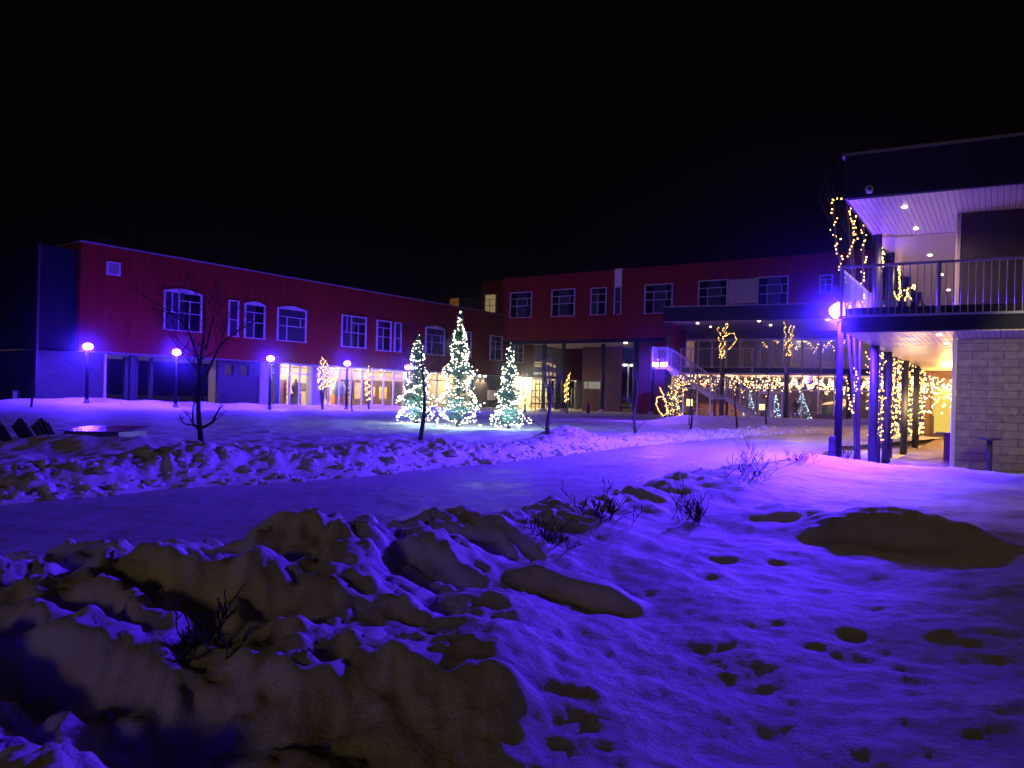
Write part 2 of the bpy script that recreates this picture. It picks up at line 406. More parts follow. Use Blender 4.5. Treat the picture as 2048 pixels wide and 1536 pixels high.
    h = h-.13*sstep(5.5, 9, y)*sstep(3, 5.5, x)*sstep(-.1, .6, dn)
    h = h-.24*sstep(3.4, 1.0, y)*sstep(.2, .8, dn)*sstep(-1.2, .2, x)*(1-.85*sstep(.5, 1.4, x))
    # the cleared way
    path = sstep(.03, -.12, df)*sstep(.03, -.12, dn)
    h = h*(1-path)-.03*path
    return h
def h1(x, y): return float(H(np.array([x]), np.array([y]))[0])

def sheet(name, xs, ys, zs, m, loc=(0, 0, 0)):
    r, c = xs.shape
    me = bpy.data.meshes.new(name); n = r*c
    co = np.stack([xs, ys, zs], -1).reshape(-1).astype(np.float32)
    idx = np.arange(n).reshape(r, c)
    q = np.stack([idx[:-1, :-1], idx[:-1, 1:], idx[1:, 1:], idx[1:, :-1]], -1).reshape(-1, 4)
    me.vertices.add(n); me.vertices.foreach_set('co', co)
    me.loops.add(q.size); me.loops.foreach_set('vertex_index', q.reshape(-1).astype(np.int32))
    me.polygons.add(len(q)); me.polygons.foreach_set('loop_start', (np.arange(len(q))*4).astype(np.int32))
    me.polygons.foreach_set('use_smooth', np.ones(len(q), bool))
    me.update(calc_edges=True); me.validate(); me.materials.append(m)
    o = bpy.data.objects.new(name, me); col.objects.link(o); o.location = loc; WL[o.name] = V(loc)
    return o
# snow: fine crust grain, ploughed dirt
def snow_mat():
    m, nt, out = nodes('wind_packed_snow'); N, L = nt.nodes.new, nt.links.new
    b = N('ShaderNodeBsdfPrincipled'); L(b.outputs[0], out.inputs[0])
    b.inputs['Roughness'].default_value = .62; b.inputs['Specular IOR Level'].default_value = .25
    tc = N('ShaderNodeTexCoord')
    n1 = N('ShaderNodeTexNoise'); n1.inputs['Scale'].default_value = 1.6; n1.inputs['Detail'].default_value = 8; n1.inputs['Roughness'].default_value = .65
    L(tc.outputs['Object'], n1.inputs['Vector'])
    cr = N('ShaderNodeValToRGB'); cr.color_ramp.elements[0].position = .28; cr.color_ramp.elements[0].color = (.56, .54, .52, 1)
    cr.color_ramp.elements[1].position = .5; cr.color_ramp.elements[1].color = (*SNOW_C, 1)
    L(n1.outputs['Fac'], cr.inputs[0]); L(cr.outputs[0], b.inputs['Base Color'])
    n2 = N('ShaderNodeTexNoise'); n2.inputs['Scale'].default_value = 55; n2.inputs['Detail'].default_value = 6; n2.inputs['Roughness'].default_value = .7
    n3 = N('ShaderNodeTexNoise'); n3.inputs['Scale'].default_value = 9; n3.inputs['Detail'].default_value = 5
    mp = N('ShaderNodeMapping'); mp.inputs['Scale'].default_value = (.9, 1.2, 1); mp.inputs['Rotation'].default_value = (0, 0, .5)
    L(tc.outputs['Object'], mp.inputs[0]); L(mp.outputs[0], n3.inputs['Vector']); L(tc.outputs['Object'], n2.inputs['Vector'])
    b1 = N('ShaderNodeBump'); b1.inputs['Strength'].default_value = .4; b1.inputs['Distance'].default_value = .03
    b2 = N('ShaderNodeBump'); b2.inputs['Strength'].default_value = .75; b2.inputs['Distance'].default_value = .012
    L(n3.outputs['Fac'], b1.inputs['Height']); L(n2.outputs['Fac'], b2.inputs['Height']); L(b1.outputs[0], b2.inputs['Normal']); L(b2.outputs[0], b.inputs['Normal'])
    return m
def ice_mat(name, c, r0, r1, bump):
    m, nt, out = nodes(name); N, L = nt.nodes.new, nt.links.new
    b = N('ShaderNodeBsdfPrincipled'); L(b.outputs[0], out.inputs[0])
    tc = N('ShaderNodeTexCoord'); mp = N('ShaderNodeMapping'); mp.inputs['Rotation'].default_value = (0, 0, -.9); mp.inputs['Scale'].default_value = (.5, 1.5, 1)
    L(tc.outputs['Object'], mp.inputs[0])
    n1 = N('ShaderNodeTexNoise'); n1.inputs['Scale'].default_value = 1.1; n1.inputs['Detail'].default_value = 7; n1.inputs['Roughness'].default_value = .6
    L(mp.outputs[0], n1.inputs['Vector'])
    mr = N('ShaderNodeMapRange'); mr.inputs[1].default_value = .36; mr.inputs[2].default_value = .56; mr.inputs[3].default_value = r0; mr.inputs[4].default_value = r1
    L(n1.outputs['Fac'], mr.inputs[0]); L(mr.outputs[0], b.inputs['Roughness'])
    mx = N('ShaderNodeMix'); mx.data_type = 'RGBA'; mx.inputs[6].default_value = (*[v*.72 for v in c], 1); mx.inputs[7].default_value = (*c, 1)
    L(n1.outputs['Fac'], mx.inputs[0]); L(mx.outputs[2], b.inputs['Base Color'])
    n2 = N('ShaderNodeTexNoise'); n2.inputs['Scale'].default_value = 16; n2.inputs['Detail'].default_value = 5
    L(tc.outputs['Object'], n2.inputs['Vector'])
    b2 = N('ShaderNodeBump'); b2.inputs['Strength'].default_value = bump; b2.inputs['Distance'].default_value = .02
    L(n2.outputs['Fac'], b2.inputs['Height']); L(b2.outputs[0], b.inputs['Normal'])
    return m
M['snow'] = snow_mat()
M['ice'] = ice_mat('trodden_ice', (.60, .61, .64), .28, .55, .25)
M['glaze'] = ice_mat('clear_ice_glaze', (.20, .21, .24), .10, .22, .5)

rows, cols = 900, 760
yy = np.geomspace(2.0, 130, rows)                            # distance from a point behind the viewer
tt = np.linspace(-1.12, 1.12, cols)
XX = yy[:, None]*tt[None, :]; YY = np.repeat(yy[:, None], cols, 1)-2.6
ZZ = H(XX, YY)
tag(sheet('snow_ground', XX, YY, ZZ, M['snow']), 'wind packed snow covering the whole courtyard and its ploughed banks', 'snow ground', kind='structure')
# the cleared way, a sheet of its own between the banks
pu = np.linspace(-9, 24, 1100); pv = np.linspace(-.10, 1.10, 160)
_yf = np.interp(pu, FX, FY); _yn = np.interp(pu, NX, NY)
PX = np.repeat(pu[None, :], 160, 0); PY = _yn[None, :]+(_yf-_yn)[None, :]*pv[:, None]
PZ = .004+.012*fbm(PX/.8, PY/.8, 3)+.009*fbm(PX/.22, PY/.16, 3)-.010*np.exp(-((np.repeat(pv[:, None], 1100, 1)-.42-.05*perlin(PX/3, PX*0))/.025)**2)-.010*np.exp(-((np.repeat(pv[:, None], 1100, 1)-.66-.05*perlin(PX/3, PX*0))/.025)**2)
tag(sheet('icy_path', PX, PY, PZ, M['ice']), 'cleared path of trodden ice curving between two snow banks', 'path', kind='structure')

# ------------------------------------------------------------------ windows
def window(F, x0, x1, yt, yb, parent, kind=0, o=0., curtain=True, arch=False, lit=None, fr=None):
    xc = (x0+x1)/2
    s0, _ = F.px(x0, yb, o); s1, _ = F.px(x1, yb, o); _, z0 = F.px(xc, yb, o); _, z1 = F.px(xc, yt, o)
    w, h = s1-s0, z1-z0; t = min(.10, w*.14)
    m = MB()
    F.box(m, s0-t/2, s0+t/2, z0, z1, o+.004, o+.13); F.box(m, s1-t/2, s1+t/2, z0, z1, o+.004, o+.13)
    F.box(m, s0-t*.7, s1+t*.7, z0-t/2, z0, o+.002, o+.19)
    F.box(m, s0-t*.6, s1+t*.6, z1, z1+t*.8, o+.002, o+.15)
    mid = z0+h*.47; u = t*.55
    def vb(a, b0, b1): F.box(m, s0+w*a-u/2, s0+w*a+u/2, b0, b1, o+.03, o+.10)
    def hb(z, a0, a1): F.box(m, s0+w*a0+u/2, s0+w*a1-u/2, z-u/2, z+u/2, o+.031, o+.101)
    hb(mid, 0, 1)
    if kind == 0:
        vb(.38, z0, z1); vb(.68, z0, z0+h*.8); hb(z0+h*.8, .38, 1); vb(.2, mid, z1)
    elif kind == 1:
        vb(.45, z0, z0+h*.78); hb(z0+h*.78, 0, 1)
    elif kind == 2: pass
    elif kind == 3:
        hb(z0+h*.76, 0, 1); vb(.32, z0, z0+h*.76); vb(.8, mid, z0+h*.76)
    if arch:
        n = 10; k = len(m.v); rise = h*.085
        for j in range(n+1):
            a = s0+w*j/n; zz = z1+t*.8+rise*math.sin(math.pi*j/n)*(1 if j not in (0, n) else 0)+.002
            for zq in (z1+t*.8+.001, zz):
                for oo in (o+.004, o+.14): m.v.append(tuple(F.pt(a, zq, oo)))
        for j in range(n):
            b = k+j*4
            m.f += [(b+1, b+5, b+7, b+3), (b+3, b+7, b+6, b+2)]
    fo = m.build('window', fr or M['frame'], parent)
    m = MB(); F.box(m, s0+t/2, s1-t/2, z0, z1, o+.003, o+.008); m.build('backing', lit or M['void'], fo)
    m = MB(); F.box(m, s0+t/2, s1-t/2, z0+.002, z1-.002, o+.050, o+.058); m.build('pane', M['pane'], fo)
    if curtain:
        m = MB(); n = 26; k = 0
        a0, a1 = (.0, 1.) if curtain == 2 else ((.30, .78) if kind == 3 else (.02, .55))
        pts = []
        for j in range(n+1):
            a = s0+t/2+(w-t)*(a0+(a1-a0)*j/n); oo = o+.022+.010*math.sin(j*2.4)
            pts += [F.pt(a, z0+.03, oo), F.pt(a, z1-.03, oo)]
        m.add(pts, [(2*j, 2*j+2, 2*j+3, 2*j+1) for j in range(n)])
        m.build('curtain', M['curtain'], fo)
    return fo

# ------------------------------------------------------------------ LEFT WING
zs = FL.px(272, 707)[1]; zr = FL.px(158, 483)[1]
sE = FL.px(1163, 760)[0]; sJ = FL.px(1008, 640)[0]
GB = -.45
wing = thing('red_wing', 'long red clad wing with a lit glazed ground floor on the left', 'building', (PL.x, PL.y, 0))
m = MB(); FL.box(m, 0, sE, zs, zr, -10, 0); m.build('wall', M['red'], wing)
m = MB(); FL.box(m, -.06, sE, zr, zr+.10, -10.05, .06); m.build('parapet_cap', M['cap'], wing)
sA = FL.px(78, 640, -.35)[0]
m = MB(); FL.box(m, sA, -.01, zs, zr-.45, -9, -.35); m.build('end_wall', M['navy'], wing)
m = MB(); FL.box(m, sA-.12, sA-.004, GB, zr-.40, -.5, -.30); m.build('corner_trim', M['post'], wing)
m = MB(); FL.box(m, .02, sE, zs-.07, zs-.003, -1.6, -.02); m.build('soffit_edge', M['cap'], wing)
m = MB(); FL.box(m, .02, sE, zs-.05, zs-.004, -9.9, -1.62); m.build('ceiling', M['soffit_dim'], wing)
X = lambda x, o=-1.3: FL.px(x, 790, o)[0]
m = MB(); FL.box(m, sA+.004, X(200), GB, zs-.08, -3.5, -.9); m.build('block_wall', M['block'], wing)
m = MB(); FL.box(m, sA-.03, sA+.003, GB, zs-.08, -8.9, -.51); m.build('end_wall', M['navy'], wing)
m = MB(); FL.box(m, X(200)+.002, X(200)+.14, GB, zs-.08, -3.5, -.84); m.build('corner_trim', M['frame'], wing)
for x in (263, 289, 309, 340):                              # columns of the open passage
    m = MB(); a = X(x); w = .14 if x in (263, 289) else .09
    FL.box(m, a-w, a+w, GB, zs-.08, -1.5-(.0 if x == 263 else 2.5), -1.2-(.0 if x == 263 else 2.5)); m.build('column', M['post'], wing)
m = MB(); FL.box(m, X(432), X(514), GB, zs-1.05, -1.4, -1.1); FL.box(m, X(432), X(514), zs-.35, zs-.08, -1.4, -1.1)
for x in (432, 463, 494): FL.box(m, X(x), X(x)+.5, zs-1.05, zs-.35, -1.4, -1.11)
m.build('dark_panel', M['dark'], wing)
m = MB(); FL.box(m, X(432), X(514), zs-1.04, zs-.36, -1.28, -1.27); m.build('pane', M['clear'], wing)
for x0, x1, mt in ((514, 536, 'pier'), (618, 636, 'pier')):
    m = MB(); FL.box(m, X(x0)+.01, X(x1), GB, zs-.08, -1.7, -.95); m.build('pier', M[mt], wing)
for x0, x1 in ((547, 556), (636, 641)):
    m = MB(); FL.box(m, X(x0), X(x1)-.01, GB, zs-.08, -1.6, -1.15); m.build('dark_panel', M['steel'], wing)
# glazing with mullions
for x0, x1, ms in ((536, 547, ()), (556, 618, (577, 597)), (641, 938, (655, 677, 700, 722, 743, 765, 785, 806, 828, 850, 872, 894, 916))):
    m = MB(); tz = zs-.08; tr = FL.px(600, 748, -1.3)[1]
    FL.box(m, X(x0), X(x1)-.01, tz-.07, tz, -1.36, -1.24); FL.box(m, X(x0), X(x1)-.01, tr-.04, tr+.04, -1.355, -1.235)
    FL.box(m, X(x0), X(x1)-.01, GB, GB+.25, -1.36, -1.24)
    for x in (x0,)+tuple(ms): FL.box(m, X(x), X(x)+.11, GB+.25, tz-.07, -1.37, -1.22)
    fo = m.build('glazing_frame', M['frame'], wing)
    m = MB(); FL.box(m, X(x0)+.01, X(x1)-.02, GB+.1, tz-.02, -1.305, -1.295); m.build('pane', M['clear'], fo)
# the gallery room behind the glass
a0, a1 = X(536)-.6, X(938)
m = MB(); FL.box(m, a0, a1, GB, zs-.09, -8.0, -7.8); m.build('room_wall', M['cream'], wing)
m = MB(); FL.box(m, X(772), a1-.05, GB, zs-.9, -7.78, -7.65); m.build('dark_back_panel', M['brownwall'], wing)
m = MB(); FL.box(m, a0-.2, a0, GB, zs-.09, -8.0, -1.75); m.build('room_side_wall', M['cream'], wing)
m = MB(); FL.box(m, a1, a1+.2, GB, zs-.09, -8.0, -1.2); m.build('room_side_wall', M['cream'], wing)
m = MB(); FL.box(m, a0, a1, GB-.1, GB, -7.8, -1.4); m.build('room_floor', M['floor'], wing)
m = MB(); FL.box(m, X(597), X(597)+.3, GB, zs-1.2, -6.0, -3.2); m.build('partition', M['brownwall'], wing)
m = MB(); FL.box(m, X(700), X(722), GB, zs-1.2, -6.5, -6.3); m.build('partition', M['brownwall'], wing)
# block wall with two downlights, then the entrance under the bridge
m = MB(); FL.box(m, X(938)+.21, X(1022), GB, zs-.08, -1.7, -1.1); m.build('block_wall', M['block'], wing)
for x in (944, 955):
    p = FL.pt(X(x)+.6, zs-.16, -.85)
    m = MB(); m.lathe(p, [(.10, -.06), (.11, 0), (.08, .09)], 12); m.build('downlight', M['spotlens'], wing)
    spot('downlight_beam', p+V((0, 0, -.1)), FL.pt(X(x)+.6, 0, -1.05), (1, .72, .36), 260, 110)
m = MB(); FL.box(m, X(972), X(988), FL.px(980, 800, -1.05)[1], FL.px(980, 780, -1.05)[1], -1.095, -1.06); m.build('notice_panel', M['white'], wing)
m = MB(); FL.box(m, X(1022), X(1060), GB, zs-.08, -2.6, -2.4); m.build('porch_wall', M['cream'], wing)
for x0, x1, yt, yb in ((1063, 1109, 756, 822),):
    m = MB(); s0, s1 = X(x0, -.2), X(x1, -.2); z1 = FL.px(1085, yt, -.2)[1]
    for k in range(6):
        z = GB+.05+(z1-GB-.05)*k/5; FL.box(m, s0, s1, z-.06, z+.06, -.24, -.14)
    for k in range(7):
        a = s0+(s1-s0)*k/6; FL.box(m, a-.045, a+.045, GB, z1, -.23, -.15)
    fo = m.build('door_grid', M['steel'], wing)
    m = MB(); FL.box(m, s0, s1, GB, z1, -.205, -.195); m.build('pane', M['clear'], fo)
    m = MB(); FL.box(m, s0-.3, X(1150, -.2), GB, zs-.1, -4.3, -4.1); m.build('lobby_wall', M['cream'], wing)
m = MB(); FL.box(m, X(1109, -.2)+.02, X(1131, -.2), GB, zs-.08, -.3, -.05); m.build('pier', M['post'], wing)
m = MB(); FL.box(m, X(1150, -.2), sE, GB, zs-.08, -.3, -.04); m.build('pier', M['pier'], wing)
m = MB(); s0, s1 = X(1131, -.2)+.02, X(1150, -.2)-.02; z1 = FL.px(1140, 763, -.2)[1]; zd = FL.px(1140, 775, -.2)[1]
FL.box(m, s0, s0+.12, GB, z1, -.26, -.14); FL.box(m, s1-.12, s1, GB, z1, -.26, -.14); FL.box(m, s0+.12, s1-.12, z1-.1, z1, -.26, -.14)
FL.box(m, s0+.12, s1-.12, zd-.09, zd+.09, -.26, -.14); FL.box(m, s0+.55, s0+.68, GB, zd-.09, -.26, -.14); FL.box(m, s0+1.35, s0+1.5, GB, zd-.09, -.26, -.14)
do = m.build('entrance_door', M['steel'], wing)
m = MB(); FL.box(m, s0+.12, s1-.12, GB, z1-.1, -.205, -.195); m.build('pane', M['clear'], do)
m = MB(); FL.box(m, s0+1.2, s0+1.24, .4, 1.4, -.14, -.08); m.build('handle', M['rail'], do)
for args in ((327, 400, 587, 661, 0, 1), (488, 527, 611, 676, 1, 1), (553.5, 609.5, 620, 682, 3, 2), (682, 729.6, 634, 694, 0, 1), (752, 779.6, 643, 701, 1, 1), (850, 886.6, 658, 709, 3, 2), (979, 1002, 673, 720, 1, 1), (1027, 1045, 684, 724, 1, 1)):
    window(FL, *args[:4], wing, args[4], 0, args[5], arch=args[0] in (327, 488, 553.5, 850))
for x0, x1, yt, yb in ((456, 474, 603, 672), (787.7, 800, 647, 703), (930, 940, 665, 715)):
    window(FL, x0, x1, yt, yb, wing, 2, 0, 2)
s0, s1 = FL.px(212, 540)[0], FL.px(240, 540)[0]; z0, z1 = FL.px(226, 551)[1], FL.px(226, 524)[1]
m = MB(); FL.box(m, s0, s0+.1, z0, z1, .004, .1); FL.box(m, s1-.1, s1, z0, z1, .004, .1); FL.box(m, s0+.1, s1-.1, z1-.1, z1, .004, .1); FL.box(m, s0+.1, s1-.1, z0, z0+.1, .004, .1)
for k in range(6):
    z = z0+.14+(z1-z0-.24)*k/6; FL.box(m, s0+.1, s1-.1, z, z+.035, .02, .08)
m.build('vent_grille', M['frame'], wing)
p = FL.pt(FL.px(212, 480, -2.5)[0], zr+.10, -2.5)
m = MB(); m.lathe(p, [(.35, 0), (.35, .35), (.30, .4), (.62, .5), (.66, .75), (.5, .98), (.12, 1.08)], 14)
m.build('roof_ventilator', M['post'], wing, True)
# upper pale panel over the entrance grid
m = MB(); FL.box(m, FL.px(1067, 700)[0], FL.px(1123, 700)[0], FL.px(1095, 752)[1], FL.px(1095, 694)[1], .004, .05); uo = m.build('pale_panel', M['curtain'], wing)
for (x0, x1, y0, y1) in ((1068, 1083, 724, 726), (1068, 1083, 728.5, 730.5), (1068, 1083, 732, 734), (1091, 1102, 726, 729), (1099, 1103, 729, 733), (1106, 1110, 730, 735), (1068, 1083, 745, 748), (1092, 1103, 744, 751), (1107, 1110, 746, 752)):
    m = MB(); FL.box(m, FL.px(x0, y0)[0], FL.px(x1, y0)[0], FL.px((x0+x1)/2, y1)[1], FL.px((x0+x1)/2, y0)[1], .052, .075); m.build('lit_slot', M['litroom'], uo)

# ------------------------------------------------------------------ RED BLOCK ACROSS THE BACK
zms = FM.px(1200, 678)[1]; zmr = FM.px(1200, 542)[1]
sm1 = FM.px(1760, 520)[0]
block = thing('red_bridge_block', 'tall red clad block across the back, raised on posts over a passage', 'building', (J[0], J[1], 0))
m = MB(); FM.box(m, -.2, sm1, zms, zmr, -11, 0); m.build('wall', M['red_mid'], block)
m = MB(); FM.box(m, -.25, sm1, zmr, zmr+.08, -11, .05); m.build('parapet_cap', M['navy'], block)
m = MB(); FM.box(m, -.18, sm1, zms-.34, zms-.003, -.45, .03); m.build('edge_beam', M['navy'], block)
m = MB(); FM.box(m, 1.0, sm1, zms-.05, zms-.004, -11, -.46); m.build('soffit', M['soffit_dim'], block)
for a in ((1021, 1063, 586, 635, 3), (1104, 1149, 580, 632, 3), (1182, 1212, 577, 629, 1), (1290, 1344, 570, 626, 3), (1397, 1454, 562, 620, 3), (1515, 1575, 555, 616, 3)):
    window(FM, a[0], a[1], a[2], a[3], block, a[4], 0, 1)
window(FM, 1229, 1242, 576, 628, block, 2, 0, 2); window(FM, 1640, 1664, 552, 585, block, 1, 0, 1)
m = MB(); FM.box(m, FM.px(1231, 560)[0], FM.px(1245, 560)[0], FM.px(1238, 573)[1], FM.px(1238, 538)[1], .004, .16); m.build('white_strip', M['white'], block)
m = MB(); FM.box(m, FM.px(1457, 580)[0], FM.px(1513, 580)[0], FM.px(1485, 607)[1], FM.px(1485, 558)[1], .004, .06); m.build('pale_panel', M['pier'], block)
# posts, rear wall of the passage
for x, w, o in ((1087.5, .22, -.6), (1126.5, .20, -3.), (1205, .22, -5.), (1270.5, .26, -.6), (1304, .18, -1.5)):
    a = FM.px(x, 760, o)[0]; p = FM.pt(a, GB-.1, o)
    m = MB(); m.tube([p, V((p.x, p.y, zms-.05))], w, 12); po = m.build('column', M['post'], block, True)
    m = MB(); m.lathe(p, [(w*2.6, 0), (w*2.4, .12), (w*1.1, .45), (w*1.05, .5)], 14); m.build('column_foot', M['pier'], po, True)
o = -9.
m = MB(); FM.box(m, FM.px(1164, 760, o)[0], FM.px(1243, 760, o)[0], GB-.2, zms-.06, o-.3, o); m.build('passage_wall', M['brownwall'], block)
s0, s1 = FM.px(1168, 770, o)[0], FM.px(1200, 770, o)[0]; z0, z1 = FM.px(1184, 777.5, o)[1], FM.px(1184, 763.5, o)[1]
m = MB()
for x0, x1 in ((1168, 1174.5), (1177, 1200)): FM.box(m, FM.px(x0, 770, o)[0], FM.px(x1, 770, o)[0], z0, z1, o+.004, o+.03)
bo = m.build('strip_window', em('cool_blind_glow', (.85, 1, .72), .42), block)
m = MB()
for k in range(12): a = s0+(s1-s0)*(k+.5)/12; FM.box(m, a-.06, a+.03, z0, z1, o+.032, o+.06)
m.build('blind_slats', M['frame'], bo)
m = MB(); o = -3.5; FM.box(m, FM.px(1275, 760, o)[0], FM.px(1330, 760, o)[0], GB-.2, zms-.06, o-6, o); m.build('passage_wall', M['red_mid'], block)
for x, y in ((1251.5, 685), (1296, 692.5)):
    a, z = FM.px(x, y, -4); p = FM.pt(a, zms-.055, -4)
    m = MB(); m.lathe(p, [(.16, -.05), (.18, 0)], 14); m.build('downlight', M['spotlens'], block)
    spot('passage_downlight', p+V((0, 0, -.12)), p+V((0, 0, -5)), (1, .68, .34), 90, 130)

# building beyond the roof, chimney and two lit windows
FB = Facade((FM.P-FM.n*7)[:2], FM.d[:2])
rear = thing('rear_block', 'dark rear block with lit windows rising behind the red wing roof', 'building', FB.pt(FB.px(960, 700)[0], 0, 0))
zb = FB.px(985, 562)[1]
m = MB(); FB.box(m, FB.px(962, 600)[0], FB.px(1008, 600)[0], 3, zb, -6, 0); m.build('wall', M['red_mid'], rear)
m = MB(); FB.box(m, FB.px(896, 600)[0], FB.px(962, 600)[0]-.02, 3, FB.px(930, 592)[1], -7, -2); m.build('low_wall', M['dark'], rear)
m = MB(); FB.box(m, FB.px(947, 600)[0], FB.px(957, 600)[0], FB.px(952, 592)[1], FB.px(952, 560)[1], -5, -4.3); m.build('chimney', M['post'], rear)
window(FB, 970, 992, 590, 630, rear, 1, 0, 0, lit=M['litroom'])
window(FB, 899, 919, 597, 630, rear, 1, -2, 0, lit=em('orange_blind_glow', (1, .34, .07), .28), fr=M['dark'])

# ------------------------------------------------------------------ RESTAURANT
zf0 = FR.px(1450, 641)[1]; zf1 = FR.px(1450, 612)[1]; zl0 = FR.px(1500, 746)[1]; zl1 = FR.px(1500, 736)[1]; zrt = FR.px(1500, 697)[1]
rA, rB = FR.px(1325, 700)[0], FR.px(1868, 700)[0]
rest = thing('restaurant_building', 'two storey glazed restaurant with a railed balcony and fairy lights inside', 'building', FR.pt(0, 0, 0))
m = MB(); FR.box(m, rA, rB, zf0, zf1, -9, 0); m.build('roof', M['navy'], rest)
m = MB(); FR.box(m, rA-.03, rB, zf1, zf1+.05, -9, .04); m.build('roof_flashing', M['cap'], rest)
m = MB()
for k in range(34):
    o = -.05-k*.2; FR.box(m, rA+.05, rB, zf0-.03, zf0-.004, o-.19, o)
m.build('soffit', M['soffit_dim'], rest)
m = MB(); FR.box(m, rA+.35, rB, zl0, zl1, -9, 0); m.build('balcony_slab', M['navy'], rest)
gb = -.1
for x in (1332, 1443.5, 1573, 1700):
    a = FR.px(x, 760)[0]
    m = MB(); p = FR.pt(a, gb, -.25); m.tube([p, V((p.x, p.y, zl0-.002))], .13, 14); m.build('column', M['post'], rest, True)
    if x < 1340:
        m = MB(); p = FR.pt(a, zl1+.002, -.25); m.tube([p, V((p.x, p.y, zf0-.035))], .11, 14); m.build('column', M['post'], rest, True)
# red slatted side screen of the balcony
m = MB(); FR.box(m, rA+.30, rA+.42, zl1, zf0-.035, -6.0, -.45)
for k in range(12): FR.box(m, rA+.421, rA+.47, zl1, zf0-.035, -5.8+k*.45, -5.6+k*.45)
m.build('side_screen', M['red_mid'], rest)
# upper glass
o = -6.2; zt = FR.px(1450, 679, o)[1]
m = MB(); FR.box(m, rA+.43, rB, zt+.05, zf0-.036, o-.3, o); m.build('upper_wall', M['brownwall'], rest)
m = MB(); xs = (1371, 1396, 1424, 1452, 1480, 1517, 1541, 1562, 1604, 1640, 1672, 1704, 1740, 1776, 1812)
FR.box(m, FR.px(1370, 700, o)[0], rB, zt-.08, zt+.045, o-.06, o+.05)
for x in xs:
    w = .13 if x in (1517, 1541, 1562) else .06
    a = FR.px(x, 700, o)[0]; FR.box(m, a-w, a+w, zl1, zt-.08, o-.06, o+.04)
uo = m.build('glazing_frame', M['frame'], rest)
m = MB(); FR.box(m, FR.px(1371, 700, o)[0], rB, zl1, zt-.08, o-.012, o-.004); m.build('pane', M['clear'], uo)
m = MB(); FR.box(m, rA, rB, zl1, zf0, -12.2, -12); m.build('room_wall', M['dark'], rest)
m = MB(); FR.box(m, rA, rA+.2, zl1, zf0, -12, -6.6); m.build('room_side_wall', M['cream'], rest)
m = MB(); FR.box(m, rB-.2, rB, zl1, zf0, -12, -6.6); m.build('room_side_wall', M['cream'], rest)
m = MB(); FR.box(m, rA+.2, rB-.2, zt+.3, zt+.4, -12, -6.6); m.build('room_ceiling', M['soffit_dim'], rest)
# balcony railing
pr = [FR.px(x, 715)[0] for x in (1362, 1382, 1441.6, 1505, 1571.6, 1642, 1720, 1800, 1860)]
def railing(parent, a, b, ztop, zbot, frame, off=0., pitch=.115, foot=None):
    """one stretch: top rail, bottom rail, balusters; a, b are positions along the facade"""
    m = MB(); pa, pb = frame(a), frame(b)
    m.bar(pa+V((0, 0, ztop)), pb+V((0, 0, ztop)), .045); m.bar(pa+V((0, 0, zbot)), pb+V((0, 0, zbot)), .04)
    n = max(2, int((pb-pa).length/pitch))
    for k in range(1, n):
        q = pa+(pb-pa)*k/n; m.bar(q+V((0, 0, zbot+.02)), q+V((0, 0, ztop-.02)), .010)
    return m.build('railing', M['rail'], parent)
for a, b in zip(pr[:-1], pr[1:]):
    railing(rest, a, b, zrt, zl1+.04, lambda s: FR.pt(s, 0, .06))
for a in pr:
    m = MB(); p = FR.pt(a, 0, .06); m.bar(p+V((0, 0, zl0+.05)), p+V((0, 0, zrt+.02)), .07); m.build('railing_post', M['rail'], rest)
for x, y in ((1395, 646), (1421, 653), (1518, 642), (1541, 650), (1655, 639)):
    a, b = ray(x, y); t = (zf0-.03-EYE)/b
    p = V((a*t, t, zf0-.032))
    m = MB(); m.lathe(p, [(.06, -.03), (.07, 0)], 12); m.build('downlight', M['spotlens'], rest)
    spot('balcony_downlight', p+V((0, 0, -.06)), p+V((0, 0, -3)), (1, .62, .5), 24, 120)
# lower glass and room
o = -.45; tr = FR.px(1500, 778, o)[1]
m = MB(); FR.box(m, rA+.3, rB, zl0-.10, zl0-.002, o-.06, o+.06); FR.box(m, rA+.3, rB, tr-.04, tr+.04, o-.05, o+.05); FR.box(m, rA+.3, rB, gb-.1, gb+.12, o-.05, o+.05)
for x in (1332, 1366, 1394, 1420, 1480, 1510, 1541, 1570, 1603, 1636, 1668, 1705, 1740, 1775, 1810, 1845):
    a = FR.px(x, 800, o)[0]; FR.box(m, a-.035, a+.035, gb+.12, zl0-.1, o-.055, o+.055)
lo = m.build('glazing_frame', M['frame'], rest)
m = MB(); FR.box(m, rA+.32, rB, gb, zl0-.05, o-.012, o-.004); m.build('pane', M['clear'], lo)
for x0, x1 in ((1516, 1540), (1543, 1567)):
    s0, s1 = FR.px(x0, 800, o)[0], FR.px(x1, 800, o)[0]
    m = MB(); FR.box(m, s0, s0+.13, gb+.05, tr-.09, o+.056, o+.10); FR.box(m, s1-.13, s1, gb+.05, tr-.09, o+.056, o+.10)
    FR.box(m, s0+.13, s1-.13, tr-.26, tr-.09, o+.056, o+.10); FR.box(m, s0+.13, s1-.13, gb+.05, gb+.3, o+.056, o+.10)
    dd = m.build('door', M['frame'], rest)
    m = MB(); hx = s1-.09 if x0 == 1516 else s0+.05
    FR.box(m, hx, hx+.035, .75, 1.25, o+.101, o+.15); m.build('handle', M['steel'], dd)
m = MB(); FR.box(m, rA+.3, rB, gb-.15, gb-.01, -9, .4); m.build('room_floor', M['floor'], rest)
m = MB(); FR.box(m, rA+.3, rB, gb, zl0, -8.2, -8); m.build('room_wall', M['dark'], rest)
m = MB(); FR.box(m, rA+.3, rA+.45, gb, zl0-.003, -8, -.52); m.build('room_side_wall', M['dark'], rest)
